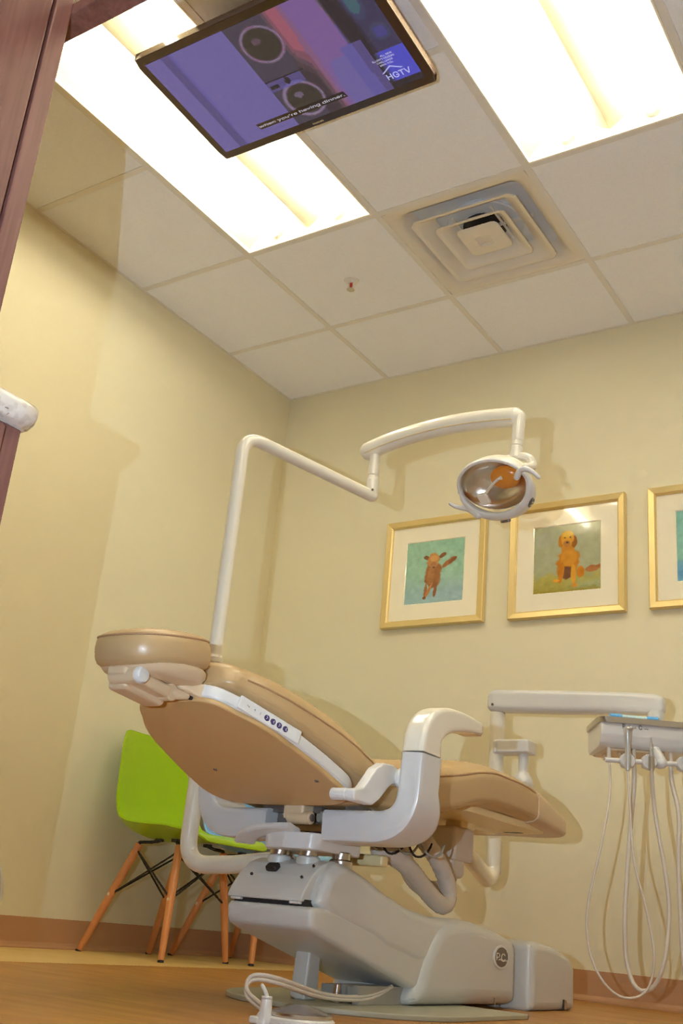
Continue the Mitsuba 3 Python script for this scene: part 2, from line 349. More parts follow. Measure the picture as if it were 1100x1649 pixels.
# ---------------------------------------------------------------- television under the ceiling
tv = free('television'); tag(tv, 'flat screen television hung flat under the ceiling, showing a laundry scene', 'television')
TVS = 0.885
tvc = CAM + (V(1.162, -1.715, 2.881) - CAM) * TVS
TX = unit(V(1.0, 0.016, 0.003)); TN = unit(V(0.004, -0.038, -0.999)); TY = np.cross(TN, TX); TX = np.cross(TY, TN)
TW, TH = 0.92 * TVS, 0.535 * TVS
def tvp(u, v, h=0.0): return tvc + TX * u + TY * v + TN * h
# TY points towards the camera side (the top of the picture)
casing = prism([(-TW / 2, -TH / 2), (TW / 2, -TH / 2), (TW / 2, TH / 2), (-TW / 2, TH / 2)], -0.03, 0.0, 0.003, None, 0.008, 64, tvc, TX, TY, TN)
obj('casing', casing, 'mat_bezel', tv, smooth=25, label='glossy dark bezel')
obj('rear_housing', prism([(-0.26, -0.14), (0.26, -0.14), (0.26, 0.14), (-0.26, 0.14)], -0.06, -0.028, 0.01, None, 0.03, 48, tvc, TX, TY, TN), 'mat_tv_back', tv)
top = tvp(0, 0, -0.06)
br = obj('ceiling_bracket', cat(box(top[0] - 0.03, top[0] + 0.03, top[1] - 0.03, top[1] + 0.03, top[2] - 0.004, H + 0.02), box(top[0] - 0.12, top[0] + 0.12, top[1] - 0.1, top[1] + 0.1, top[2] - 0.006, top[2] + 0.006)), 'mat_black', tv, smooth=False)
# picture: a flat image in flat patches of light
W0, W1, V0, V1 = -TW / 2 + 0.027, TW / 2 - 0.030, -TH / 2 + 0.031, TH / 2 - 0.028
NX, NY = 150, 84
gx, gy = np.meshgrid((np.arange(NX) + 0.5) / NX, (np.arange(NY) + 0.5) / NY)     # 0..1, left to right, top to bottom
def sst(a, b, x): q = np.clip((x - a) / (b - a), 0, 1); return q * q * (3 - 2 * q)
img = np.zeros((NY, NX, 3)); 
def paint(mask, col): 
    global img
    mk = np.clip(mask, 0, 1)[..., None]; img = img * (1 - mk) + np.array(col, float) * mk
img[:] = (112, 100, 168)
paint(sst(0.5, 1.0, gy) * 0.35, (118, 112, 150))
paint(sst(0.0, 0.012, gx - 0.075) * sst(0.06, 0.0, gx - 0.085), (84, 70, 116))
paint((gx < 0.07) * 0.5, (128, 112, 172))
paint(((gx > 0.395) & (gx < 0.60)) * 1.0, (72, 64, 84))
paint(sst(0.56, 0.61, gx) * 1.0, (150, 90, 104))
paint(sst(0.58, 0.63, gx) * sst(0.62, 0.1, gy), (186, 92, 104))
paint(sst(0.60, 0.70, gx), (124, 96, 160))
paint(sst(0.62, 0.72, gx) * sst(0.45, 0.9, gy) * 0.8, (106, 100, 176))
paint(sst(0.62, 0.70, gx) * sst(0.5, 0.0, gy) * 0.5, (150, 96, 150))
paint(sst(0.53, 0.575, gx) * sst(0.655, 0.60, gx) * sst(0.3, 0.7, gy), (62, 48, 62))
paint(sst(0.795, 0.815, gx - 0.02 * gy) , (46, 36, 50))
paint(((gx > 0.875) & (gy < 0.66)) * sst(0.875, 0.9, gx), (62, 54, 88))
paint(np.exp(-(((gx - 0.915) / 0.03) ** 2 + ((gy - 0.2) / 0.12) ** 2)) * 0.9, (70, 128, 130))
paint(np.exp(-(((gx - 0.95) / 0.03) ** 2 + ((gy - 0.5) / 0.06) ** 2)) * 0.8, (82, 76, 168))
paint(((gx > 0.86) & (gy > 0.66) & (gy < 0.94)) * sst(0.86, 0.9, gx), (82, 82, 206))
paint(((gx > 0.765) & (gx < 0.86) & (gy > 0.5)) * 0.75, (98, 92, 176))
def disc(cx, cy, rx, ry, col, soft=0.08):
    d = np.sqrt(((gx - cx) / rx) ** 2 + ((gy - cy) / ry) ** 2); paint(sst(1 + soft, 1 - soft, d), col)
disc(0.50, 0.23, 0.088, 0.17, (150, 122, 150)); disc(0.50, 0.23, 0.078, 0.15, (58, 52, 46)); disc(0.485, 0.19, 0.02, 0.03, (96, 90, 84))
disc(0.498, 0.79, 0.088, 0.175, (146, 134, 168)); disc(0.50, 0.79, 0.076, 0.15, (60, 52, 54)); disc(0.488, 0.74, 0.02, 0.03, (110, 100, 120))
paint(((gx > 0.395) & (gx < 0.58) & (gy > 0.535) & (gy < 0.548)), (36, 30, 38))
paint(((gx > 0.395) & (gx < 0.56) & (gy > 0.55) & (gy < 0.64)) * 0.6, (112, 104, 190))
paint(((gx > 0.40) & (gx < 0.44) & (gy > 0.585) & (gy < 0.625)), (40, 36, 50))
paint((((gx - 0.487) / 0.012) ** 2 + ((gy - 0.585) / 0.035) ** 2 < 1), (36, 32, 44))
for (ax, ay) in ((0.27, 0.50), (0.165, 0.60)):
    paint(((np.abs(gx - ax) < 0.03) & (np.abs(gy - ay) < 0.05)) * 0.5, (126, 118, 182)); paint(((np.abs(gx - ax) < 0.022) & (np.abs(gy - ay) < 0.036)) * 0.6, (110, 102, 160))
from scipy.cluster.vq import kmeans2
img = np.clip(img, 0, 255); flat = img.reshape(-1, 3)
NC = 22
cent, lab = kmeans2(flat, NC, iter=20, minit='++', seed=3)
uu = W0 + (W1 - W0) * np.arange(NX + 1) / NX; vv = V1 - (V1 - V0) * np.arange(NY + 1) / NY
gridv = np.array([tvp(u, v, 0.0006) for v in vv for u in uu])
lab2 = lab.reshape(NY, NX)
scr = obj('screen', prism([(W0, V0), (W1, V0), (W1, V1), (W0, V1)], -0.002, 0.0003, 0.0001, None, 0.001, 32, tvc, TX, TY, TN, steps=1), 'mat_black', tv, smooth=False)
for c in range(NC):
    jj, ii = np.nonzero(lab2 == c)
    if not len(jj): continue
    a = jj * (NX + 1) + ii; f = np.vstack([np.c_[a, a + NX + 1, a + NX + 2], np.c_[a, a + NX + 2, a + 1]])
    m = trimesh.Trimesh(gridv, f, process=False); m.remove_unreferenced_vertices()
    if m.face_normals[0] @ TN < 0: m.invert()
    obj('picture', m, 'mat_black', scr, smooth=False, kind='stuff', emitter={'type': 'area', 'sampling_weight': 0.002, 'radiance': {'type': 'rgb', 'value': [float(q) * 0.8 for q in lin(*cent[c])]}})
def tvuv(x, y, h=0.001): return tvp(W0 + (W1 - W0) * x, V1 - (V1 - V0) * y, h)
glow = lambda v: {'type': 'area', 'sampling_weight': 0.001, 'radiance': {'type': 'rgb', 'value': [float(q) for q in lin(*v)]}}
cap = obj('caption_bar', prism([(-0.158, -0.0125), (0.181, -0.0125), (0.181, 0.0125), (-0.158, 0.0125)], 0, 0.0006, 0.0002, None, 0.0005, 24, tvuv(0.43, 0.885), TX, TY, TN, steps=1), 'mat_bezel', tv, smooth=False)
def tvtext(s, h, x, y, col, bold=False, hh=0.0018, name='lettering', parent=None):
    obj(name, text(s, h, tvuv(x, y, hh), TX, TY, 0.0003, bold), 'mat_black', parent or scr, smooth=False, emitter=glow(col))
ct = text("when you're having dinner.", 0.0105, (0, 0, 0), (1, 0, 0), (0, 1, 0), 0.0003); ct.apply_scale((0.326 / np.ptp(ct.bounds[:, 0]), 1, 1))
obj('lettering', frame(ct, tvuv(0.444, 0.885, 0.0018), TX, TY, TN), 'mat_black', cap, smooth=False, emitter=glow((206, 198, 214)))
for k, s in enumerate(('ALL NEW', "ELLEN'S DESIGN", 'CHALLENGE', 'MON 9/8c')):
    tvtext(s, 0.0066, 0.895 if k else 0.915, 0.69 + 0.026 * k, (206, 202, 232))
tvtext('HGTV', 0.021, 0.915, 0.885, (176, 178, 236), True)
rf = Polygon([(-0.036, 0), (0, 0.022), (0.036, 0), (0.028, 0), (0, 0.0165), (-0.028, 0)])
obj('lettering', frame(trimesh.creation.extrude_polygon(rf, 0.0003, engine='earcut'), tvuv(0.90, 0.842, 0.0018), TX, TY, TN), 'mat_black', scr, smooth=False, emitter=glow((176, 178, 236)))
obj('maker_lettering', text('SAMSUNG', 0.006, tvp(-0.02, -TH / 2 + 0.013, 0.0002), TX, TY, 0.0004, True), 'mat_mat_board', tv, smooth=False)

# ---------------------------------------------------------------- framed pictures on the back wall
def art(kind, n=150):
    y, x = np.meshgrid(np.linspace(0, 1, n), np.linspace(0, 1, n), indexing='ij')      # y from the top down
    P3 = np.stack([x * 14, y * 14, 0 * x], -1); nz = meshkit.fbm(P3, 3, kind); nz2 = meshkit.fbm(P3 * [1.2, 4, 1], 3, kind + 5)
    im = np.zeros((n, n, 3))
    def lay(mask, col):
        nonlocal im
        mk = np.clip(mask, 0, 1)[..., None]; im = im * (1 - mk) + np.array(col, float) * mk
    def blob(cx, cy, rx, ry, ang=0.0, soft=0.12):
        c, s = math.cos(ang), math.sin(ang); dx, dy = x - cx, y - cy
        d = np.sqrt(((dx * c + dy * s) / rx) ** 2 + ((-dx * s + dy * c) / ry) ** 2) + 0.5 * (nz - 0.5)
        return 1 - sst(1 - soft, 1 + soft, d)
    if kind == 1:
        im[:] = (148, 192, 164); lay(nz * 0.5, (162, 204, 172)); lay(sst(0.45, 0.95, y + 0.2 * (nz - 0.5)), (150, 184, 184)); lay(sst(0.62, 1.0, y) * sst(0.25, 0.9, x), (138, 166, 176)); lay(sst(0.72, 1, y) * nz2, (160, 196, 190))
        D, L, M_ = (120, 70, 34), (190, 130, 68), (156, 96, 50)
        lay(blob(0.75, 0.37, 0.13, 0.042, -0.55), M_); lay(blob(0.80, 0.345, 0.08, 0.022, -0.55), D)          # tail
        lay(blob(0.48, 0.54, 0.135, 0.20, 0.10), M_); lay(blob(0.50, 0.62, 0.115, 0.15, 0.2), (150, 90, 46)); lay(blob(0.44, 0.56, 0.06, 0.15, 0.1) * 0.6, (184, 124, 66)); lay(nz2 * 0.35 * blob(0.48, 0.56, 0.13, 0.2, 0.1), D)
        lay(blob(0.365, 0.80, 0.026, 0.13, 0.05), M_); lay(blob(0.42, 0.79, 0.022, 0.12, 0.45), (182, 122, 64)); lay(blob(0.525, 0.79, 0.03, 0.12, 0.1), (136, 80, 42)); lay(blob(0.35, 0.91, 0.03, 0.025), D)
        lay(blob(0.36, 0.275, 0.06, 0.032, 0.35), D); lay(blob(0.63, 0.255, 0.065, 0.036, -0.5), D)              # ears
        lay(blob(0.475, 0.32, 0.10, 0.115), L); lay(blob(0.485, 0.29, 0.07, 0.05), (206, 150, 84)); lay(blob(0.485, 0.40, 0.05, 0.05), (170, 108, 62)); lay(blob(0.485, 0.435, 0.022, 0.016), (70, 44, 34))
    elif kind == 2:
        im[:] = (178, 178, 140); lay(nz * 0.6, (166, 170, 138)); lay(blob(0.15, 0.2, 0.16, 0.1) * 0.5, (178, 178, 158)); lay(sst(0.66, 0.82, y + 0.25 * (nz - 0.5)), (176, 164, 82)); lay(sst(0.75, 0.95, y) * sst(0.35, 0.9, x), (168, 176, 134)); lay(sst(0.9, 1, y + 0.1 * (nz2 - .5)), (158, 142, 64))
        D, L, M_ = (148, 88, 30), (226, 160, 54), (202, 128, 40)
        lay(blob(0.88, 0.69, 0.11, 0.045, -0.15), (180, 120, 70)); lay(blob(0.96, 0.66, 0.05, 0.02, -0.3), (168, 104, 60))
        lay(blob(0.52, 0.57, 0.165, 0.22), M_); lay(blob(0.515, 0.38, 0.105, 0.14), (206, 134, 44)); lay(blob(0.53, 0.50, 0.12, 0.12), (214, 146, 48)); lay(blob(0.50, 0.72, 0.10, 0.09), (112, 72, 50)); lay(blob(0.70, 0.72, 0.06, 0.09), M_)
        lay(blob(0.42, 0.72, 0.04, 0.14, 0.15), M_); lay(blob(0.60, 0.76, 0.04, 0.15), L); lay(blob(0.345, 0.82, 0.05, 0.025), L); lay(blob(0.62, 0.91, 0.045, 0.03), (220, 150, 60))
        lay(blob(0.41, 0.26, 0.045, 0.09), (192, 124, 40)); lay(blob(0.61, 0.27, 0.045, 0.09), D)
        lay(blob(0.51, 0.21, 0.095, 0.12), L); lay(blob(0.51, 0.15, 0.08, 0.05), (236, 184, 60)); lay(blob(0.50, 0.29, 0.05, 0.05), (190, 124, 60)); lay(blob(0.505, 0.275, 0.02, 0.014), (60, 40, 36)); lay(blob(0.47, 0.2, 0.012, 0.01), (80, 52, 36)); lay(blob(0.55, 0.2, 0.012, 0.01), (80, 52, 36))
    else:
        im[:] = (134, 188, 172); lay(nz * 0.5, (150, 198, 178)); lay(sst(0.66, 0.78, y + 0.06 * (nz2 - 0.5)), (118, 172, 196)); lay(sst(0.75, 0.9, y) * nz2, (86, 146, 190)); lay(sst(0.9, 1, y), (120, 176, 200))
        lay(blob(0.60, 0.55, 0.16, 0.24), (190, 130, 66)); lay(blob(0.60, 0.27, 0.11, 0.13), (206, 150, 80)); lay(blob(0.60, 0.33, 0.03, 0.02), (70, 46, 36))
    im = im + (nz[..., None] - 0.5) * 22
    im = np.clip(im, 0, 255).reshape(-1, 3)
    return lin(im[:, 0], im[:, 1], im[:, 2]).T
def picture(x0, x1, z0, z1, kind, lab):
    t = free('framed_picture'); tag(t, lab, 'picture', 'gold framed pictures on the back wall')
    w = 0.031; D = 0.03; g = 0.004
    prof = np.array([(0, 0.0), (0, D - 0.003), (0.003, D), (w - 0.006, D - 0.004), (w, D - 0.010), (w, 0.0)])     # (inwards, off the wall)
    def side(cA, cB):
        A, B = np.array(cA, float), np.array(cB, float); c = V((x0 + x1) / 2, (z0 + z1) / 2)
        R = []
        for q in (A, B):
            inn = np.sign(c - q); R.append([(q[0] + inn[0] * p[0], -g - p[1], q[1] + inn[1] * p[0]) for p in prof])
        return loft(R)
    for a, b in (((x0, z0), (x1, z0)), ((x1, z0), (x1, z1)), ((x1, z1), (x0, z1)), ((x0, z1), (x0, z0))):
        obj('frame_rail', side(a, b), 'mat_gold_frame', t, smooth=20)
    obj('backing', box(x0 + 0.004, x1 - 0.004, -0.008, -0.0005, z0 + 0.004, z1 - 0.004), 'mat_black', t, smooth=False)
    m0 = 0.102; px0, px1, pz0, pz1 = x0 + m0, x1 - m0, z0 + m0, z1 - m0
    P = [(x0 + w - 0.004, z0 + w - 0.004), (x1 - w + 0.004, z0 + w - 0.004), (x1 - w + 0.004, z1 - w + 0.004), (x0 + w - 0.004, z1 - w + 0.004)]
    I = [(px0, pz0), (px1, pz0), (px1, pz1), (px0, pz1)]
    ring = lambda Q, y: [(q[0], y, q[1]) for q in Q]
    I2 = [(px0 + 0.003, pz0 + 0.003), (px1 - 0.003, pz0 + 0.003), (px1 - 0.003, pz1 - 0.003), (px0 + 0.003, pz1 - 0.003)]
    obj('mat_board', loft([ring(P, -0.012), ring(P, -0.016), ring(I, -0.016), ring(I2, -0.0135), ring(I2, -0.012)], closed=True), 'mat_glazed_board', t, smooth=False)
    n = 150; gx_, gz_ = np.meshgrid(np.linspace(px0, px1, n), np.linspace(pz1, pz0, n))
    vv_ = np.c_[gx_.ravel(), np.full(n * n, -0.0125), gz_.ravel()]; a = (np.arange(n - 1)[:, None] * n + np.arange(n - 1)).ravel()
    m = trimesh.Trimesh(vv_, np.vstack([np.c_[a, a + n, a + n + 1], np.c_[a, a + n + 1, a + 1]]), process=False)
    obj('painting', m, 'mat_print_art', t, color=art(kind, n), label={1: 'painting of a brown dog running on a teal ground', 2: 'painting of a golden dog sitting on grass', 3: 'painting in teal and blue'}[kind])
picture(0.672, 1.1665, 1.394, 1.889, 1, 'gold framed painting of a brown running dog, leftmost of the three pictures')
picture(1.2805, 1.775, 1.389, 1.8855, 2, 'gold framed painting of a golden dog sitting upright, middle of the three pictures')
picture(1.868, 2.363, 1.389, 1.884, 3, 'gold framed teal painting cut off by the right edge, rightmost of the pictures')
# ================================================================ DENTAL CHAIR
chair = free('dental_chair')
tag(chair, 'tan vinyl dental chair reclined on a grey lift base, in the middle of the room', 'dental chair')
XC = 1.668
# --- base plate and lift
aa = np.linspace(0, math.pi, 40)
plate = [(XC - 0.286, -1.27)] + [(XC - 0.286 * math.cos(q), -1.62 - 0.29 * math.sin(q)) for q in aa] + [(XC + 0.286, -1.27)]
obj('base_plate', prism(plate, 0, 0.0115, 0.003, 'z', 0.004, 128), 'mat_plate', chair, smooth=40, label='flat grey green floor plate')
obj('lift_arm', prism([(-1.980, 0.198), (-1.972, 0.156), (-1.93, 0.142), (-1.54, 0.048), (-1.44, 0.052), (-1.44, 0.12), (-1.60, 0.14), (-1.90, 0.200)], XC - 0.112, XC + 0.112, 0.012, 'x', 0.006, 120), 'mat_grey', chair, smooth=40, label='slanted lower arm cover')
up_ = [(-1.946, 0.206), (-1.938, 0.238), (-1.918, 0.270), (-1.885, 0.291), (-1.86, 0.293), (-1.82, 0.285), (-1.752, 0.268), (-1.68, 0.245), (-1.576, 0.221), (-1.452, 0.206), (-1.36, 0.206), (-1.36, 0.12), (-1.50, 0.10), (-1.524, 0.097), (-1.60, 0.112), (-1.674, 0.124), (-1.733, 0.146), (-1.913, 0.182), (-1.93, 0.196)]
obj('arm_cover', prism(up_, XC - 0.110, XC + 0.114, 0.022, 'x', 0.006, 140), 'mat_grey', chair, smooth=45, label='sweeping upper arm cover')
hood = [(-1.981, 0.207), (-1.967, 0.232), (-1.945, 0.258), (-1.915, 0.283), (-1.875, 0.2955), (-1.835, 0.2955), (-1.84, 0.28), (-1.90, 0.262), (-1.935, 0.235), (-1.947, 0.207)]
hd = obj('hood', prism(hood, XC - 0.112, XC + 0.082, 0.004, 'x', 0.003, 100), 'mat_grey', chair, smooth=40, label='curved hood over the swivel')
obj('hood_gap', box(XC - 0.10, XC + 0.085, -1.966, -1.9, 0.19, 0.212), 'mat_shadow_gap', chair, smooth=False, label='dark slot under the hood')
for sx in (XC - 0.088, XC + 0.066): obj('clip', rbox((sx, -1.974, 0.2045), (0.026, 0.012, 0.005), 0.002), 'mat_white', hd)
for sx, yy, zz in ((XC - 0.07, -1.9535, 0.2545), (XC + 0.062, -1.9535, 0.2545), (XC + 0.07, -1.925, 0.2795)):
    obj('screw', cyl((sx, yy, zz), (sx, yy - 0.003, zz + 0.003), 0.003, 10), 'mat_black', hd)
obj('cable_notch', rbox((XC - 0.030, -1.935, 0.2735), (0.03, 0.02, 0.014), 0.005, Z=(0, -0.6, 0.8), Y=(0, 0.8, 0.6)), 'mat_black', hd)
hou = [(-1.555, 0.012), (-1.535, 0.05), (-1.512, 0.095), (-1.485, 0.14), (-1.445, 0.182), (-1.40, 0.202), (-1.34, 0.21), (-1.234, 0.208), (-1.121, 0.196), (-1.01, 0.176), (-0.99, 0.165), (-0.99, 0.012)]
h = obj('rear_housing', prism(hou, XC - 0.125, XC + 0.127, 0.036, 'x', 0.012, 140), 'mat_grey', chair, smooth=45, label='rounded grey rear housing with a badge')
bx = XC + 0.127
def medal(r, x0, x1):
    q = np.linspace(0, 2 * np.pi, 48, endpoint=False)
    return loft([np.c_[np.full(48, x), -1.104 + 1.62 * r * k * np.cos(q), 0.1285 + r * k * np.sin(q)] for k, x in ((0.98, x0), (1, (x0 + x1) / 2), (0.93, x1))])
bd = obj('badge', medal(0.0295, bx - 0.001, bx + 0.004), 'mat_white', chair, label='oval dark badge with light lettering')
obj('face', medal(0.0245, bx + 0.0032, bx + 0.0046), 'mat_badge', bd)
def lett(s, hgt, y, z, par, mat='mat_badge_text', bold=False, x=bx + 0.0048, wide=1.6):
    m_ = text(s, hgt, (0, 0, 0), (1, 0, 0), (0, 1, 0), 0.0004, bold); m_.apply_scale((wide, 1, 1))
    obj('lettering', frame(m_, (x, y, z), (0, 1, 0), (0, 0, 1), (1, 0, 0)), mat, par, smooth=False)
lett('P', 0.019, -1.128, 0.1295, bd); lett('elton', 0.0055, -1.111, 0.123, bd); lett('C', 0.019, -1.096, 0.128, bd); lett('rane', 0.0055, -1.080, 0.1215, bd)
obj('clip', rbox((bx, -1.13, 0.022), (0.004, 0.004, 0.02), 0.001), 'mat_steel', h)
# --- support under the arm
obj('support_foot', prism([(-1.795, 0.0115), (-1.74, 0.0115), (-1.74, 0.115), (-1.785, 0.115)], XC - 0.054, XC - 0.014, 0.006, 'x', 0.004, 60), 'mat_grey', chair)
obj('stop_pin', cyl((XC + 0.035, -1.74, 0.0115), (XC + 0.035, -1.74, 0.05), 0.009), 'mat_steel', chair)
obj('lift_frame', cat(box(XC - 0.02, XC + 0.085, -1.72, -1.50, 0.028, 0.046), box(XC + 0.07, XC + 0.085, -1.73, -1.50, 0.012, 0.05), box(XC + 0.035, XC + 0.05, -1.73, -1.5, 0.012, 0.05)), 'mat_grey_dark', chair, smooth=False)
# --- swivel column and hub
for sx, sy in ((-0.052, -1.885), (0.026, -1.885), (0.075, -1.83)): obj('swivel_post', cat(cyl((XC + sx, sy, 0.27), (XC + sx, sy, 0.302), 0.026), cyl((XC + sx, sy, 0.30), (XC + sx, sy, 0.318), 0.0205)), 'mat_steel' if sy > -1.84 else 'mat_grey', chair)
for sx, sy in ((-0.052, -1.885), (0.026, -1.885)): obj('steel_sleeve', cyl((XC + sx, sy, 0.3005), (XC + sx, sy, 0.315), 0.0215), 'mat_steel', chair)
hub = [(XC - 0.092, -1.76), (XC - 0.092, -1.88), (XC - 0.05, -1.945), (XC + 0.01, -1.96), (XC + 0.07, -1.945), (XC + 0.082, -1.93), (XC + 0.082, -1.76)]
obj('hub', prism(hub, 0.3125, 0.3475, 0.004, 'z', 0.006, 90), 'mat_white', chair, smooth=40)
lev = spline([(XC - 0.118, -1.93, 0.325), (XC - 0.09, -1.95, 0.339), (XC - 0.04, -1.955, 0.350), (XC + 0.03, -1.955, 0.353)], 20)
sec = roundpoly([(-1, -0.28), (1, -0.28), (1, 0.28), (-1, 0.28)], 0.25, 24)
obj('brake_lever', tube(lev, 0.024, up=(0, 0, 1), sec=sec, dome=False), 'mat_white', chair, smooth=40, label='white brake lever')
# --- seat frame and arms
obj('seat_frame', cat(box(XC - 0.13, XC + 0.13, -1.88, -1.62, 0.372, 0.395), box(XC - 0.10, XC + 0.06, -1.90, -1.42, 0.392, 0.43), box(XC + 0.12, XC + 0.16, -1.90, -1.62, 0.39, 0.42)), 'mat_badge', chair, smooth=False, label='dark frame under the seat')
sq = lambda hx, hy, r=0.35, n=40: roundpoly([(-hx, -hy), (hx, -hy), (hx, hy), (-hx, hy)], r * min(hx, hy), n)
def arm_mesh(sg, part):
    X = lambda x: XC + sg * (x - XC)
    R = []
    if part == 0:      # beam from under the seat, bending upwards
        P = fillet([(XC + 0.08, -1.862, 0.366), (1.95, -1.872, 0.366), (1.957, -1.875, 0.519)], [0.085], 14)
        P = np.vstack([P[0], P[0] * 0.5 + P[1] * 0.5, P[1:-1], P[-2] * 0.5 + P[-1] * 0.5, P[-1]])
        K = len(P)
        for k in range(K):
            t = np.gradient(P, axis=0)[k] * [1, 0, 1]; t = unit(t); Y = V(0, 1, 0); N = unit(np.cross(Y, t))
            up = abs(t[2]); hx = 0.033 * (1 - up) + 0.0265 * up; hy = 0.05 + 0.016 * math.sin(math.pi * min(1, max(0, (k - 1) / (K - 4)))) - 0.006 * max(0, (k - K / 2) / (K / 2)); P[k, 1] = -1.924 + hy
            s_ = sq(hx, hy, 0.28)
            R.append(P[k] + s_[:, :1] * N + s_[:, 1:] * Y)
    else:              # rest curving forward
        P = np.array([(1.957, -1.880, 0.5215), (1.957, -1.878, 0.55), (1.957, -1.868, 0.573), (1.957, -1.845, 0.592), (1.957, -1.81, 0.606), (1.957, -1.765, 0.614), (1.957, -1.71, 0.618), (1.957, -1.665, 0.618), (1.957, -1.638, 0.616)])
        P = spline(P, 26); K = len(P); tt = np.gradient(P, axis=0)
        for k in range(K):
            t = unit(tt[k]); X_ = V(1, 0, 0); N = unit(np.cross(t, X_)); q = k / (K - 1)
            hy = 0.044 * (1 - q) ** 1.1 + 0.0115 * (1 - (1 - q) ** 1.1); hx = 0.0265 + 0.004 * q
            if q > 0.93: e = math.sqrt(max(0.0, 1 - ((q - 0.93) / 0.075) ** 2)); hy *= max(e, 0.3); hx *= max(e, 0.45)
            s_ = sq(hx, hy, 0.36)
            R.append(P[k] + s_[:, :1] * X_ + s_[:, 1:] * N)
    R = np.array(R); R[..., 0] = XC + (sg if sg > 0 else -0.905) * (R[..., 0] - XC)
    return loft(R)
for sg in (1, -1):
    a_ = obj('armrest', arm_mesh(sg, 0), 'mat_arm', chair, smooth=40)
    obj('arm_pad', arm_mesh(sg, 1), 'mat_white_gloss', a_, smooth=40, label='cream pad curving forward on top of the armrest')
    obj('pad_underside', rbox((XC + (1 if sg > 0 else -0.905) * (1.957 - XC), -1.69, 0.6055), (0.046, 0.09, 0.006), 0.002), 'mat_foot_cover', a_)
# --- seat and leg rest
XS = V(1, 0, 0)
ky = np.array([-2.00, -1.93, -1.80, -1.66, -1.52, -1.43, -1.30, -1.15, -1.00, -0.88, -0.80, -0.765])
kb = np.array([0.412, 0.408, 0.402, 0.414, 0.446, 0.468, 0.482, 0.484, 0.479, 0.472, 0.470, 0.472])
kt = np.array([0.470, 0.505, 0.530, 0.548, 0.570, 0.588, 0.603, 0.603, 0.588, 0.562, 0.535, 0.520])
kw = np.array([0.150, 0.185, 0.205, 0.214, 0.214, 0.212, 0.205, 0.197, 0.190, 0.184, 0.178, 0.174])
def seat_ring(y, off=0.0, n=64):
    b, t_, w = (np.interp(y, ky, q) for q in (kb, kt, kw))
    t_ = float(np.interp(y, ky, kt)); mid = b + (t_ - b) * 0.45
    a = np.linspace(0, 2 * np.pi, n, endpoint=False); e = 2 / 3.2
    x = np.sign(np.cos(a)) * np.abs(np.cos(a)) ** e; z = np.sign(np.sin(a)) * np.abs(np.sin(a)) ** e
    eb = 2 / 6.0; zb_ = np.sign(np.sin(a)) * np.abs(np.sin(a)) ** eb; xb = np.sign(np.cos(a)) * np.abs(np.cos(a)) ** (2 / 4.5)
    lowm = a > np.pi
    zz = np.where(lowm, mid + zb_ * (mid - b + off), mid + z * (t_ - mid + off)); xx = np.where(lowm, xb, x) * (w + off)
    return np.c_[XC + xx, np.full(n, y), zz]
def ends(R, first=True, last=True, d=0.03, k=6):
    "round the ends of a row of rings"
    R = [np.asarray(r) for r in R]
    def capr(r, nrm):
        c = r.mean(0); out = []
        for i in range(1, k + 1):
            q = i / k * math.pi / 2 * 0.97; s_ = 1 - (1 - math.cos(q)) * d / 0.05 if False else math.cos(q) ** 0.6
            inset = d * (1 - math.cos(q)); v = r - c; L = np.linalg.norm(v, axis=1, keepdims=True)
            out.append(c + v * np.maximum(1 - inset / L, 0.02) + nrm * d * math.sin(q))
        return out
    n0, n1 = unit(R[0].mean(0) - R[1].mean(0)), unit(R[-1].mean(0) - R[-2].mean(0))
    A = capr(R[0], n0)[::-1] if first else []
    B = capr(R[-1], n1) if last else []
    return A + R + B
from scipy.interpolate import PchipInterpolator
_y = np.linspace(-1.90, -0.80, 60)
kb_, kt_, kw_ = (PchipInterpolator(ky, q) for q in (kb, kt, kw))
ky2 = np.linspace(ky[0], ky[-1], 200); kb, kt, kw, ky = kb_(ky2), kt_(ky2), kw_(ky2), ky2
st = obj('seat_cushion', loft(ends([seat_ring(y) for y in _y], d=0.032)), 'mat_vinyl', chair, smooth=50, label='tan vinyl seat and leg rest')
obj('foot_cover', loft(ends([seat_ring(y, 0.0035) for y in _y if y > -1.035], first=False, d=0.034)), 'mat_foot_cover', chair, smooth=50, label='paler protective cover over the foot end')
def seam(y0, y1, k=24, frac=0.72, r=0.0028):
    P = []
    for y in np.linspace(y0, y1, k):
        rg = seat_ring(y); m_ = rg[(rg[:, 0] > XC)]; b, t_ = rg[:, 2].min(), rg[:, 2].max()
        m_ = m_[np.argsort(m_[:, 2])]; m_ = m_[m_[:, 2] > b + (t_ - b) * 0.5]
        z = b + (t_ - b) * frac; P.append((np.interp(z, m_[:, 2], m_[:, 0]) + 0.0005, y, z))
    return tube(spline(P, 40), r, 8)
obj('piping', seam(-1.80, -1.04), 'mat_vinyl_seam', st, label='darker piped seam')
obj('under_panel', prism([(XC - 0.155, -1.40), (XC + 0.155, -1.40), (XC + 0.15, -0.86), (XC - 0.15, -0.86)], 0.466, 0.486, 0.004, 'z', 0.02, 60), 'mat_yellow_plastic', chair, smooth=40, label='pale yellow panel under the leg rest')
ub = obj('leg_bracket', cat(rbox((XC + 0.0, -1.12, 0.462), (0.05, 0.09, 0.03), 0.006), rbox((XC + 0.0, -1.02, 0.464), (0.03, 0.2, 0.016), 0.004)), 'mat_yellow_plastic', chair)
obj('panel_slot', box(XC + 0.03, XC + 0.09, -0.905, -0.885, 0.4655, 0.47), 'mat_black', chair, smooth=False)
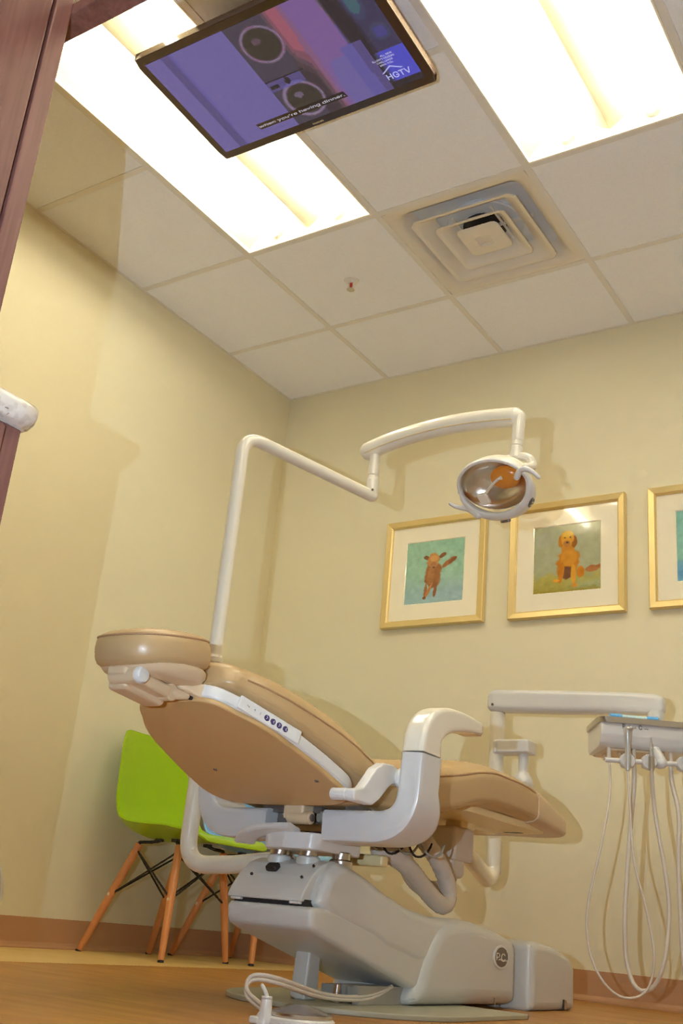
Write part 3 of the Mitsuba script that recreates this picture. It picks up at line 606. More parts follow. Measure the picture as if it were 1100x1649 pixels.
# --- hinge side bracket (white curved link between back and arm)
def link(sg):
    prof = [(-2.052, 0.402), (-2.056, 0.424), (-2.02, 0.431), (-2.0, 0.45), (-1.975, 0.477), (-1.945, 0.493), (-1.905, 0.495), (-1.872, 0.484), (-1.862, 0.466), (-1.876, 0.455), (-1.905, 0.456), (-1.925, 0.442), (-1.952, 0.418), (-1.98, 0.402)]
    lo, hi = (XC + 0.214, XC + 0.238) if sg > 0 else (XC - 0.238, XC - 0.214)
    return prism(prof, lo, hi, 0.004, 'x', 0.006, 100)
for sg in (1,):
    lk = obj('side_link', link(sg), 'mat_white', chair, smooth=40, label='white curved link between back and seat')
    obj('pivot_cap', lathe([(0, 0), (0.022, 0), (0.024, 0.006), (0.02, 0.018), (0, 0.02)], (XC + sg * 0.238, -1.878, 0.47), (sg, 0, 0), 24), 'mat_white', lk)
    obj('back_bolt', cyl((XC + sg * 0.18, -2.045, 0.415), (XC + sg * 0.216, -2.045, 0.415), 0.012), 'mat_white', lk)
# --- backrest
bo = V(1.665, -2.347, 0.539); bd_, bu = V(0, 0.947, -0.321), V(0, 0.321, 0.947)
half = np.array([(-0.012, 0.0), (-0.011, 0.055), (0.002, 0.093), (0.045, 0.122), (0.09, 0.147), (0.14, 0.163), (0.19, 0.172), (0.28, 0.184), (0.345, 0.188), (0.385, 0.178), (0.412, 0.15), (0.424, 0.1), (0.426, 0.0)])
hp = np.c_[PchipInterpolator(np.arange(len(half)), half[:, 1])(np.linspace(0, len(half) - 1, 90)), PchipInterpolator(np.arange(len(half)), half[:, 0])(np.linspace(0, len(half) - 1, 90))]
outl = np.vstack([hp, hp[-2:0:-1] * [-1, 1]])
sh = obj('back_shell', prism(outl, -0.001, 0.010, 0.004, None, 0.002, 140, bo, XS, bd_, bu), 'mat_back_shell', chair, smooth=40, label='smooth tan panel under the backrest')
out2 = np.array(Polygon(outl).buffer(0.0035).exterior.coords)[:-1]
tr = obj('back_trim', prism(out2, 0.0085, 0.036, 0.006, None, 0.002, 140, bo, XS, bd_, bu), 'mat_white', chair, smooth=40, label='white trim around the backrest')
for sx, su in ((-0.085, 0.262), (0.178 - 0.03, 0.31)):
    c = bo + XS * sx + bd_ * su; obj('bolt', cyl(c + bu * 0.002, c - bu * 0.0025, 0.0045, 12), 'mat_badge', sh)
def wl(u): 
    return float(np.interp(u, half[:, 0], half[:, 1]))
def back_st(u, e=1.0):
    w = float(np.interp(u, [0.0, 0.03, 0.08, 0.14, 0.22, 0.30, 0.38, 0.44, 0.49], [0.10, 0.125, 0.150, 0.168, 0.182, 0.192, 0.196, 0.192, 0.180]))
    hu = float(np.interp(u, [0.0, 0.05, 0.12, 0.20, 0.28, 0.36, 0.43, 0.49], [0.060, 0.081, 0.098, 0.113, 0.124, 0.128, 0.123, 0.106]))
    lift = float(np.interp(u, [0.0, 0.40, 0.44, 0.49], [0.0, 0.0, 0.004, 0.012]))
    return bo + bd_ * u + bu * (0.058 + lift), w, hu - 0.024
def back_ring(u, n=64, off=0):
    c, w, hu = back_st(u); a = np.linspace(0, 2 * np.pi, n, endpoint=False)
    x = np.sign(np.cos(a)) * np.abs(np.cos(a)) ** (2 / 2.7); y = np.sign(np.sin(a)) * np.abs(np.sin(a)) ** (2 / 2.7)
    y = np.where(y > 0, y * (hu + off), y * 0.026)
    return c + (x * (w + off))[:, None] * XS + y[:, None] * bu
cu = obj('back_cushion', loft(ends([back_ring(u) for u in np.linspace(0.035, 0.475, 40)], d=0.04)), 'mat_vinyl', chair, smooth=50, label='tan vinyl backrest cushion')
pp = []
for u in np.linspace(0.02, 0.49, 26):
    c, w, hu = back_st(min(max(u, 0.035), 0.475)); q = 0.30
    al = math.asin(min(1, (0.22 + 0.3 * (u / 0.49)) ** (2.7 / 2)))
    pp.append(c + bd_ * (u - min(max(u, 0.035), 0.475)) + XS * (w * math.cos(al) ** (2 / 2.7) + 0.0003) + bu * hu * math.sin(al) ** (2 / 2.7))
obj('piping', tube(spline(pp[1:-1], 50), 0.0024, 8), 'mat_vinyl_seam', cu, label='piped seam along the side')
# control panel on the near trim
q0, q1 = 0.05, 0.165
E0 = bo + bd_ * q0 + XS * (wl(q0) + 0.0035) + bu * 0.022; E1 = bo + bd_ * q1 + XS * (wl(q1) + 0.0035) + bu * 0.022
ex = unit(E1 - E0); en = unit(np.cross(ex, bu)); en = en if en[0] > 0 else -en
cp = obj('control_panel', rbox((E0 + E1) / 2 + en * 0.004, (np.linalg.norm(E1 - E0) + 0.03, 0.028, 0.006), 0.0028, X=ex, Y=bu, Z=np.cross(ex, bu)), 'mat_white', chair, label='white control strip with four round dark buttons')
for k in range(4):
    c = E0 + ex * (0.052 + 0.0155 * k) + en * 0.0068 - bu * 0.001
    bt = obj('button', lathe([(0, 0), (0.0062, 0), (0.0058, 0.0014), (0, 0.0016)], c, en, 20), 'mat_button', cp)
    ch = [[(-0.5, -0.6), (0.1, 0.0), (-0.5, 0.6)], [(0.5, -0.6), (-0.1, 0.0), (0.5, 0.6)]][k % 2]
    sy = [c + en * 0.0017 + ex * (p_[0] * 0.004 + 0.0005) + bu * p_[1] * 0.005 for p_ in ch]
    obj('symbol', tube(np.array([sy[0], (sy[0] + sy[1]) / 2, sy[1], (sy[1] + sy[2]) / 2, sy[2]]), 0.0006, 6), 'mat_white', bt)
for k, (d_, s_) in enumerate(((0.006, '0 1'), (0.022, '0'), (0.036, '1'))):
    obj('marking', text(s_, 0.004 if k else 0.003, E0 + ex * d_ + en * 0.0071, ex, bu, 0.0003, True), 'mat_print', cp, smooth=False)
# --- headrest
hc = V(1.672, -2.432, 0.618); hd1 = unit(V(0, 1, 0.16)); hu_ = unit(V(0, -0.16, 1))
def pill(uv_half, layers, n=80, e=2.5):
    a = np.linspace(0, 2 * np.pi, n, endpoint=False)
    x = np.sign(np.cos(a)) * np.abs(np.cos(a)) ** (2 / e); y = np.sign(np.sin(a)) * np.abs(np.sin(a)) ** (2 / e)
    return loft([hc + (x * uv_half[0] * s)[:, None] * XS + (y * uv_half[1] * s)[:, None] * hd1 + hu_ * z * 0.86 for s, z in layers])
L = [(0.3, -0.040), (0.7, -0.040), (0.86, -0.036), (0.95, -0.028), (0.99, -0.016), (1.0, 0.0), (0.995, 0.012), (0.97, 0.024), (0.91, 0.034), (0.80, 0.041), (0.6, 0.046), (0.3, 0.049), (0.05, 0.050)]
hr = obj('headrest', pill((0.092, 0.112), L), 'mat_vinyl', chair, smooth=50, label='tan vinyl headrest cushion')
a = np.linspace(0, 2 * np.pi, 60); e = 2.5
P = np.array([hc + np.sign(np.cos(q)) * abs(np.cos(q)) ** (2 / e) * 0.092 * 0.955 * XS + np.sign(np.sin(q)) * abs(np.sin(q)) ** (2 / e) * 0.112 * 0.955 * hd1 + hu_ * 0.0245 for q in a[:-1]])
def ring_tube(P, r, n=8):
    m_ = len(P); R = []
    for k in range(m_):
        t_ = unit(P[(k + 1) % m_] - P[k - 1]); N = unit(np.cross(t_, hu_)); b_ = np.linspace(0, 2 * np.pi, n, endpoint=False)
        R.append(P[k] + r * (np.cos(b_)[:, None] * N + np.sin(b_)[:, None] * hu_))
    return loft(R, closed=True)
obj('piping', ring_tube(P, 0.0022), 'mat_vinyl_seam', hr)
def tray(layers, n=80, e=2.5):
    a = np.linspace(0, 2 * np.pi, n, endpoint=False)
    x = np.sign(np.cos(a)) * np.abs(np.cos(a)) ** (2 / e); y = np.sign(np.sin(a)) * np.abs(np.sin(a)) ** (2 / e)
    return loft([hc + (x * 0.092 * s_)[:, None] * XS + (y * 0.112 * s_)[:, None] * hd1 + hu_ * (z - 0.14 * (y * 0.112 * s_ + 0.02))[:, None] for s_, z in layers])
hp_ = obj('headrest_plate', tray([(0.2, -0.02), (0.90, -0.02), (0.93, -0.024), (0.92, -0.032), (0.84, -0.044), (0.72, -0.050), (0.5, -0.053), (0.1, -0.054)]), 'mat_head_plate', chair, smooth=40, label='pale tan tray under the headrest')
for sx, su in ((0.02, -0.06), (0.05, 0.05)): c = hc + XS * sx + hd1 * su - hu_ * (0.049 + 0.14 * su); obj('screw', cyl(c, c - hu_ * 0.003, 0.0035, 10), 'mat_badge', hp_)
j1, j2 = V(1.690, -2.500, 0.5585), V(1.690, -2.405, 0.548)
obj('headrest_knuckle', cat(cyl(j1 - XS * 0.045, j1 + XS * 0.022, 0.0165, 24), rbox(j1 + V(-0.02, 0.0, 0.012), (0.05, 0.04, 0.03), 0.008)), 'mat_head_plate', chair)
obj('knuckle_cap', lathe([(0, 0), (0.0165, 0), (0.0165, 0.006), (0.013, 0.011), (0, 0.012)], j1 + XS * 0.022, XS, 24), 'mat_white', chair)
jd = unit(j2 - j1)
obj('headrest_link', cat(rbox((j1 + j2) / 2 + V(0.004, 0, -0.002), (np.linalg.norm(j2 - j1) - 0.012, 0.038, 0.024), 0.008, X=jd, Y=np.cross((0, 0, 1), jd) * 1.0, Z=np.cross(jd, unit(np.cross((0, 0, 1), jd)))), rbox((j1 + j2) / 2 + V(-0.03, 0.004, -0.014), (0.11, 0.05, 0.022), 0.009, X=jd, Y=np.cross((0, 0, 1), jd), Z=np.cross(jd, unit(np.cross((0, 0, 1), jd))))), 'mat_head_plate', chair)
obj('headrest_joint', cat(cyl(j2 - XS * 0.05, j2 + XS * 0.02, 0.0165, 24), hull(np.vstack([_S * 0.014 + j2 + V(0.006, 0, 0), _S * 0.007 + j2 + V(0.022, 0.036, 0.0)]))), 'mat_head_plate', chair)
tip = j2 + V(0.025, 0.043, -0.002)
obj('joint_tip', cyl(tip, tip + V(0, 0.012, 0.003), 0.004, 10), 'mat_black', chair)
neck = [(-0.04, -0.05), (0.05, -0.05), (0.105, 0.05), (-0.10, 0.05)]
obj('neck_block', prism(neck, 0.006, 0.034, 0.006, None, 0.012, 60, bo, XS, bd_, bu), 'mat_head_plate', chair, smooth=40)
# --- back hinge and mechanism
hg = V(1.692, -1.915, 0.383)
obj('hinge', cat(rbox(hg + V(-0.012, 0, 0.008), (0.05, 0.045, 0.036), 0.006), cyl(hg + V(-0.03, -0.012, -0.004), hg + V(0.03, -0.012, -0.004), 0.014), box(hg[0] - 0.04, hg[0] - 0.025, hg[1] - 0.02, hg[1] + 0.04, hg[2] - 0.006, hg[2] + 0.03)), 'mat_head_plate', chair)
obj('hinge_pin', cyl(hg + V(0.029, -0.012, -0.004), hg + V(0.0335, -0.012, -0.004), 0.008), 'mat_badge', chair)
obj('actuator', cyl((1.722, -1.90, 0.386), (1.80, -1.70, 0.362), 0.012), 'mat_grey_dark', chair)
obj('mechanism', cat(box(XC - 0.17, XC + 0.02, -1.84, -1.78, 0.385, 0.44), box(XC - 0.17, XC + 0.17, -1.70, -1.64, 0.37, 0.415), box(XC + 0.10, XC + 0.12, -1.85, -1.60, 0.385, 0.42)), 'mat_shadow_gap', chair, smooth=False, label='dark mechanism between seat and back')
for sx, sy in ((0.155, -1.84), (0.185, -1.80), (-0.05, -1.87)): obj('frame_clip', rbox((XC + sx, sy, 0.403), (0.016, 0.03, 0.03), 0.003), 'mat_grey_dark', chair)
# --- hoses and connector below the leg rest
def ribbed(P, r, n=14):
    P = spline(P, 90); rr = r * (1 + 0.05 * np.sin(np.arange(90) * 2.2))
    return tube(P, rr, n)
obj('corrugated_hose', ribbed([(1.70, -1.60, 0.345), (1.72, -1.52, 0.325), (1.72, -1.43, 0.288), (1.72, -1.345, 0.25), (1.72, -1.29, 0.242), (1.715, -1.262, 0.27), (1.71, -1.31, 0.34), (1.70, -1.37, 0.385)], 0.0225), 'mat_corrugated', chair, label='grey corrugated hose hanging in a loop')
obj('corrugated_hose', ribbed([(1.66, -1.44, 0.395), (1.66, -1.41, 0.345), (1.66, -1.35, 0.295), (1.66, -1.27, 0.278), (1.66, -1.20, 0.285), (1.66, -1.16, 0.315), (1.66, -1.14, 0.375)], 0.022), 'mat_corrugated', chair)
obj('connector_box', cat(rbox((1.66, -1.155, 0.403), (0.085, 0.12, 0.09), 0.012), rbox((1.665, -1.17, 0.345), (0.06, 0.085, 0.06), 0.016)), 'mat_corrugated', chair, label='grey connector block under the leg rest')
obj('cross_tube', rbox((1.70, -1.66, 0.316), (0.11, 0.03, 0.026), 0.006), 'mat_yellow_plastic', chair)
for k in range(5):
    p = [(1.70 + 0.02 * k, -1.66 + 0.03 * k, 0.37), (1.71 + 0.02 * k, -1.64 + 0.03 * k, 0.345 - 0.006 * (k % 2)), (1.72 + 0.02 * k, -1.60 + 0.03 * k, 0.35), (1.73 + 0.018 * k, -1.585 + 0.03 * k, 0.372)]
    obj('wire', tube(spline(p, 14), 0.0028, 6), 'mat_shadow_gap' if k % 2 else 'mat_grey_dark', chair)
# ================================================================ DENTAL LIGHT
dl = free('dental_light'); tag(dl, 'cream dental exam light on a bent pole beside the chair', 'lamp')
PX, PY = 1.279, -1.802
obj('lower_tube', tube(fillet([(1.575, -1.80, 0.298), (1.42, -1.80, 0.280), (PX - 0.004, -1.802, 0.272), (PX - 0.002, PY, 0.50), (PX, PY, 0.785)], [0.3, 0.085, 0.5], 12), 0.0212, 20), 'mat_white_gloss', dl, smooth=50, label='curved cream tube at the foot of the pole')
obj('collar', cyl((PX, PY, 0.772), (PX, PY, 0.79), 0.0225, 24), 'mat_white_gloss', dl)
E1_ = V(1.420, -1.335, 1.408)
obj('pole', tube(fillet([(PX, PY, 0.785), (PX, PY, 1.434), E1_], [0.062], 14), 0.0185, 20), 'mat_white_gloss', dl, smooth=50)
obj('knuckle', cat(tube(np.array([E1_ + (0, 0, -0.004), E1_ + (0, 0, 0.02), E1_ + (0, 0, 0.05)]), 0.0195, 20, dome=0.7), cyl(E1_ + (0, 0, 0.05), E1_ + (0, 0, 0.066), 0.0175, 20), cyl(E1_ + (0, 0, 0.067), E1_ + (0, 0, 0.15), 0.0165, 20)), 'mat_white_gloss', dl)
obj('knuckle_screw', cyl(E1_ + (0.012, -0.0165, 0.012), E1_ + (0.014, -0.0185, 0.012), 0.004, 10), 'mat_badge', dl)
fa = spline([(1.395, -1.337, 1.563), (1.46, -1.338, 1.579), (1.56, -1.34, 1.593), (1.68, -1.34, 1.600), (1.80, -1.34, 1.595), (1.895, -1.34, 1.585)], 30)
oval = np.c_[np.cos(np.linspace(0, 2 * np.pi, 28, endpoint=False)), 1.12 * np.sin(np.linspace(0, 2 * np.pi, 28, endpoint=False))]
obj('flex_arm', tube(fa, 0.0262, sec=oval, up=(0, 0, 1)), 'mat_white_gloss', dl, smooth=60, label='arched cream arm')
obj('arm_seam', cat(*[tube(spline(fa + V(0, sg_ * 0.0235, -0.0165), 24), 0.0012, 6) for sg_ in (-1, 1)]), 'mat_gold_frame', dl, label='thin tan seam under the arm')
obj('stem', cat(tube(np.array([(1.909, -1.34, 1.585), (1.908, -1.34, 1.55), (1.906, -1.34, 1.51)]), 0.0185, 20), cyl((1.906, -1.34, 1.515), (1.905, -1.342, 1.488), 0.0165, 20), cyl((1.905, -1.342, 1.487), (1.904, -1.343, 1.45), 0.0178, 20)), 'mat_white_gloss', dl)
# lamp head
LC = V(1.842, -1.350, 1.374); LN = unit(V(-0.12, -0.60, -0.79)); LX = unit(V(0.97, -0.12, 0.06)); LX = unit(LX - LN * (LX @ LN)); LY = np.cross(LN, LX)
if LY[2] < 0: LY = -LY
AW, AH = 0.110, 0.080
ca = np.linspace(0, 2 * np.pi, 64, endpoint=False)
def lring(sx, sy, d, dy=0.0): return LC + (np.cos(ca) * AW * sx)[:, None] * LX + (np.sin(ca) * AH * sy + dy)[:, None] * LY + LN * d
bowl = []
for q in np.linspace(0, 1, 12): bowl.append(lring(math.cos(q * 1.45), math.cos(q * 1.45), -0.062 * math.sin(q * 1.45)))
inner = np.array(bowl); outer = [LC + (r - LC) * 1.0 - LN * 0.003 + (r - r.mean(0)) * 0.02 for r in inner]
obj('reflector', loft(list(inner) + list(outer[::-1]), closed=True), 'mat_mirror', dl, smooth=60, label='mirror bowl')
sho = [lring(1.05 * math.cos(q * 1.45), 1.06 * math.cos(q * 1.45), -0.006 - 0.074 * math.sin(q * 1.45)) for q in np.linspace(0, 1, 12)]
shi = [lring(1.03 * math.cos(q * 1.45), 1.035 * math.cos(q * 1.45), -0.006 - 0.070 * math.sin(q * 1.45)) for q in np.linspace(0, 1, 12)]
obj('head_shell', loft(sho + shi[::-1], closed=True), 'mat_white_gloss', dl, smooth=60, label='cream shell behind the mirror')
R = []
for k, q in enumerate(ca):                         # bezel: a narrow rim above, a deep chin below
    lowq = max(0.0, -math.sin(q)) ** 0.8; e = unit(math.cos(q) * LX / AW + math.sin(q) * LY / AH)
    c = LC + math.cos(q) * AW * LX + math.sin(q) * AH * LY + e * (0.004 + 0.012 * lowq) + LN * (0.004 + 0.010 * lowq)
    hw_, hh = 0.0055 + 0.009 * lowq, 0.008 + 0.016 * lowq
    b_ = np.linspace(0, 2 * np.pi, 20, endpoint=False)
    R.append(c + hw_ * (np.sign(np.cos(b_)) * np.abs(np.cos(b_)) ** 0.7)[:, None] * e + hh * (np.sign(np.sin(b_)) * np.abs(np.sin(b_)) ** 0.7)[:, None] * unit(LN - 0.5 * e * lowq))
bz = obj('bezel', loft(R, closed=True), 'mat_white', dl, smooth=60, label='white rim with a deep lower lip')
for q in (-1.62, -0.72):
    e = unit(math.cos(q) * LX / AW + math.sin(q) * LY / AH); lowq = max(0.0, -math.sin(q)) ** 0.8
    c = LC + math.cos(q) * AW * LX + math.sin(q) * AH * LY + e * (0.004 + 0.012 * lowq) + LN * (0.004 + 0.010 * lowq)
    nn = unit(e * 0.86 + LN * 0.5); tt_ = unit(np.cross(nn, np.cross(LN, e))); t2 = unit(np.cross(LN, e))
    P_ = c + nn * (0.0175 if q < -1 else 0.0145)
    pd = obj('switch_pad', loft([P_ + (np.cos(ca) * 0.017 * s_)[:, None] * t2 + (np.sin(ca) * 0.0075 * s_)[:, None] * np.cross(nn, t2) + nn * z for s_, z in ((0.98, -0.006), (1, 0.0), (0.9, 0.0016), (0.1, 0.002))]), 'mat_badge', bz, label='dark oval switch pad')
    for o_ in (-0.0055, 0.0055): obj('switch', lathe([(0, 0.001), (0.004, 0.0015), (0.0035, 0.003), (0, 0.0032)], P_ + t2 * o_, nn, 14), 'mat_steel', pd)
sd = LC - LN * 0.036 + LX * 0.022
obj('lamp_shield', frame(trimesh.creation.icosphere(subdivisions=3, radius=1.0).apply_transform(np.diag([0.047, 0.036, 0.022, 1.0])), sd, LX, LY, LN), 'mat_amber', dl, smooth=True, label='amber glass shield around the bulb')
bp = LC - LX * 0.045 - LY * 0.03 + LN * 0.012
obj('bulb_arm', cat(tube(spline([sd + LN * 0.02 + LY * 0.012, sd + LN * 0.035 + LY * 0.006 - LX * 0.02, bp + LX * 0.004 + LY * 0.008], 14), 0.0042, 10), cyl(sd + LN * 0.012 + LY * 0.006, sd + LN * 0.024 + LY * 0.01, 0.005)), 'mat_white_gloss', dl)
obj('glare_block', frame(rbox((0, 0, 0), (0.032, 0.036, 0.012), 0.004), bp, LX, LY, LN), 'mat_white_gloss', dl, label='small cream block in front of the mirror')
hl = LC - LX * (AW + 0.004) - LY * 0.035 + LN * 0.016
obj('handle', tube(spline([LC - LX * AW * 0.72 - LY * AH * 0.86 + LN * 0.03, hl - LY * 0.012, hl - LX * 0.028 + LY * 0.006 + LN * 0.006, hl - LX * 0.038 + LY * 0.020 + LN * 0.01], 20), np.linspace(0.0105, 0.005, 20), 12), 'mat_white', dl, smooth=60)
hr_ = LC + LX * (AW + 0.002) + LY * 0.022 + LN * 0.014
obj('handle', tube(spline([LC + LX * AW * 0.86 + LY * AH * 0.2 + LN * 0.018, hr_ + LX * 0.006 + LY * 0.012, hr_ + LX * 0.028 + LY * 0.004, hr_ + LX * 0.046 - LY * 0.022 + LN * 0.004], 20), np.linspace(0.0095, 0.0058, 20), 12), 'mat_white', dl, smooth=60)
obj('yoke', cat(tube(spline([(1.904, -1.343, 1.456), (1.925, -1.345, 1.452), (1.948, -1.345, 1.440), (1.957, -1.345, 1.420), LC + LX * (AW + 0.006) + LY * 0.026 - LN * 0.012], 20), 0.0125, 14), tube(spline([(1.904, -1.34, 1.458), (1.87, -1.335, 1.458), (1.825, -1.325, 1.447), (1.79, -1.315, 1.43)], 14), np.linspace(0.012, 0.007, 14), 12)), 'mat_white_gloss', dl, smooth=60)
lv = LC - LX * (AW + 0.003) - LN * 0.006
obj('knob', lathe([(0, 0), (0.0075, 0), (0.0085, 0.01), (0.006, 0.016), (0, 0.017)], lv, -LX, 16), 'mat_white', dl)

# ================================================================ DELIVERY UNIT
du = free('delivery_unit'); tag(du, 'cream dental instrument tray unit on a post beyond the foot of the chair', 'dental unit')
QX, QY = 1.458, -0.46
obj('foot_tube', tube(fillet([(1.655, -1.10, 0.412), (QX + 0.01, -0.52, 0.352), (QX, QY, 0.372), (QX, QY, 0.56)], [0.09, 0.05], 12), 0.0265, 18), 'mat_white_gloss', du, smooth=60)
obj('post', cyl((QX, QY, 0.42), (QX, QY, 0.915), 0.0262, 28, 0.06), 'mat_white_gloss', du)
obj('post_neck', tube(np.array([(QX + 0.01, QY, 0.912), (QX + 0.012, QY, 0.935), (QX + 0.02, QY, 0.955)]), 0.0165, 16), 'mat_badge', du, label='brown neck on the post')
obj('hinge_plate', box(QX - 0.034, QX + 0.020, QY + 0.020, QY + 0.027, 0.375, 0.48), 'mat_corrugated', du, smooth=False)
rr_ = lambda hy, hz, n=36: roundpoly([(-hy, -hz), (hy, -hz), (hy, hz), (-hy, hz)], 0.55 * min(hy, hz), n)
st_ = [(1.425, 0.955, 0.018, 0.026), (1.432, 0.955, 0.027, 0.034), (1.46, 0.955, 0.032, 0.0385), (1.70, 0.940, 0.032, 0.038), (1.96, 0.924, 0.031, 0.034), (2.035, 0.918, 0.030, 0.031), (2.055, 0.916, 0.024, 0.025), (2.06, 0.915, 0.014, 0.016)]
obj('arm', loft([np.c_[np.full(36, x), -0.46 - 0.04 * (x - 1.46) / 0.6 + rr_(hy, hz)[:, 0], z + rr_(hy, hz)[:, 1]] for x, z, hy, hz in st_]), 'mat_white', du, smooth=50, label='long cream arm')
obj('arm_screw', cyl((1.452, -0.4925, 0.938), (1.452, -0.495, 0.938), 0.005, 12), 'mat_badge', du)
obj('wrist', cyl((2.03, -0.50, 0.90), (2.03, -0.50, 0.79), 0.026, 24), 'mat_white', du)
ue = unit(V(0.85, 0.522, 0)); un = unit(V(0.522, -0.85, 0)); UA = V(1.947, -0.770, 0.0); UZ = V(0, 0, 1)
def U(s_, d_, z): return UA + ue * s_ + un * d_ + UZ * z
prof = np.array([(0.0, 0.812), (0.004, 0.80), (0.003, 0.775), (-0.006, 0.752), (-0.02, 0.742), (-0.185, 0.738), (-0.198, 0.748), (-0.2, 0.80), (-0.196, 0.812)])
pp_ = resample(np.vstack([prof]), 80)
obj('body', loft([np.array([U(s_, (p[0] + 0.1) * k - 0.1, 0.778 + (p[1] - 0.778) * k) for p in pp_]) for s_, k in ((-0.001, 0.93), (0.0, 0.97), (0.004, 1.0), (0.446, 1.0), (0.45, 0.97), (0.451, 0.93))]), 'mat_white', du, smooth=40)
rim = roundpoly([(-0.008, -0.21), (0.458, -0.21), (0.458, 0.012), (-0.008, 0.012)], 0.028, 90)
rim_in = roundpoly([(-0.004, -0.206), (0.454, -0.206), (0.454, 0.008), (-0.004, 0.008)], 0.026, 90)
obj('steel_rim', loft([np.array([U(a_, b_, z) for a_, b_ in r_]) for r_, z in ((rim, 0.811), (rim, 0.828), (rim_in, 0.829), (rim_in, 0.816))], closed=False, caps=True), 'mat_steel', du, smooth=30, label='brushed steel tray rim')
obj('lettering', text('P', 0.012, U(0.068, 0.0052, 0.8035), ue, UZ, 0.0004, True), 'mat_print', du, smooth=False)
obj('lettering', text('elton  &', 0.005, U(0.092, 0.0052, 0.801), ue, UZ, 0.0004), 'mat_print', du, smooth=False)
obj('lettering', text('C', 0.012, U(0.117, 0.0052, 0.8025), ue, UZ, 0.0004, True), 'mat_print', du, smooth=False)
obj('lettering', text('rane', 0.005, U(0.1345, 0.0052, 0.800), ue, UZ, 0.0004), 'mat_print', du, smooth=False)
ug = obj('bottom_plate', prism([(0.012, -0.185), (0.20, -0.185), (0.20, -0.03), (0.03, -0.03)], 0.734, 0.741, 0.001, None, 0.006, 50, UA, ue, un, UZ), 'mat_head_plate', du, smooth=30)
for s_, d_ in ((0.035, -0.12), (0.07, -0.06)): obj('bottom_knob', cat(cyl(U(s_, d_, 0.735), U(s_, d_, 0.716), 0.0035), lathe([(0, 0), (0.008, 0), (0.009, 0.003), (0.006, 0.006), (0, 0.006)], U(s_, d_, 0.726), UZ, 16)), 'mat_head_plate', du)
obj('holder_bar', cyl(U(0.012, 0.0, 0.699), U(0.44, 0.0, 0.709), 0.0075, 16), 'mat_white', du)
for s_ in (0.078, 0.142, 0.245, 0.31):
    z = 0.699 + (s_ - 0.012) * 0.0234
    obj('holder', cat(lathe([(0.006, -0.012), (0.02, -0.012), (0.0235, -0.006), (0.0235, 0.006), (0.02, 0.012), (0.006, 0.012)], U(s_, 0, z), un, 26), rbox(U(s_, -0.018, z - 0.006), (0.03, 0.03, 0.02), 0.006, X=ue, Y=un)), 'mat_white', du, label='round white instrument holder')
obj('bar_joint', cat(hull(np.vstack([_S * 0.017 + U(0.18, 0.0, 0.703), _S * 0.014 + U(0.175, -0.008, 0.70)])), tube(np.array([U(0.18, -0.002, 0.706), U(0.172, -0.012, 0.728), U(0.165, -0.02, 0.745)]), 0.0155, 16)), 'mat_white', du)
for s_ in (0.03, 0.105, 0.215): obj('hose_stub', cyl(U(s_, -0.03, 0.742), U(s_, -0.03, 0.70), 0.0062, 12), 'mat_hose', du)
ubx = obj('bottle_holder', cat(rbox((1.532, -0.46, 0.792), (0.12, 0.075, 0.046), 0.008), rbox((1.485, -0.46, 0.792), (0.06, 0.062, 0.05), 0.01)), 'mat_white', du, label='white block clamped to the post')
obj('bottle', lathe([(0, 0.772), (0.0175, 0.772), (0.0175, 0.735), (0.0165, 0.728), (0.0165, 0.712), (0.020, 0.704), (0.030, 0.690), (0.036, 0.672), (0.037, 0.64), (0.034, 0.56), (0, 0.555)][::-1], (1.560, -0.46, 0), (0, 0, 1), 28), 'mat_white', du, label='white bottle hanging upside down below the block')
# instruments in the holders, each with its hose
def hose(P, r, n=70): return tube(spline(P, n), r, 10)
un3 = un * 0.024
t = free('dental_syringe'); tag(t, 'chrome air and water syringe on its looping hose, leftmost on the bar', 'syringe')
s0 = 0.073
obj('grip', lathe([(0, 0.668), (0.007, 0.668), (0.0078, 0.675), (0.0088, 0.70), (0.0082, 0.745), (0.0105, 0.765), (0.0125, 0.783), (0.011, 0.795), (0, 0.797)], U(s0, 0.030, 0), (0, 0, 1), 20), 'mat_chrome', t, smooth=50)
obj('nozzle', cat(lathe([(0, -0.006), (0.0085, -0.004), (0.0095, 0.004), (0.006, 0.010), (0, 0.011)], U(s0 + 0.003, 0.034, 0.789), unit(un * 0.9 + ue * 0.3), 18), trimesh.creation.icosphere(subdivisions=2, radius=0.0055).apply_translation(U(s0 + 0.007, 0.048, 0.79))), 'mat_chrome', t)
obj('hose', hose([U(s0, 0.03, 0.669)] + [V(*p) + un * 0.03 for p in [(2.015, -0.729, 0.528), (2.023, -0.724, 0.410), (2.043, -0.711, 0.318), (2.063, -0.699, 0.212), (2.066, -0.697, 0.140)]] + [V(*p) + un * 0.015 for p in [(2.047, -0.709, 0.071), (2.012, -0.731, 0.053), (1.981, -0.749, 0.059), (1.940, -0.774, 0.104)]] + [V(*p) for p in [(1.920, -0.787, 0.168), (1.913, -0.791, 0.236), (1.920, -0.787, 0.311), (1.940, -0.775, 0.412), (1.961, -0.762, 0.529)]] + [U(0.032, -0.02, 0.64), U(0.03, -0.03, 0.705)], 0.0034), 'mat_hose', t, label='thin grey hose')
t = free('dental_scaler'); tag(t, 'steel dental handpiece with a stepped tip in the second holder', 'handpiece')
s0 = 0.142
obj('grip', lathe([(0, 0.674), (0.0085, 0.674), (0.009, 0.69), (0.0085, 0.714), (0.006, 0.717), (0, 0.717)], U(s0, 0.030, 0), (0, 0, 1), 20), 'mat_steel', t)
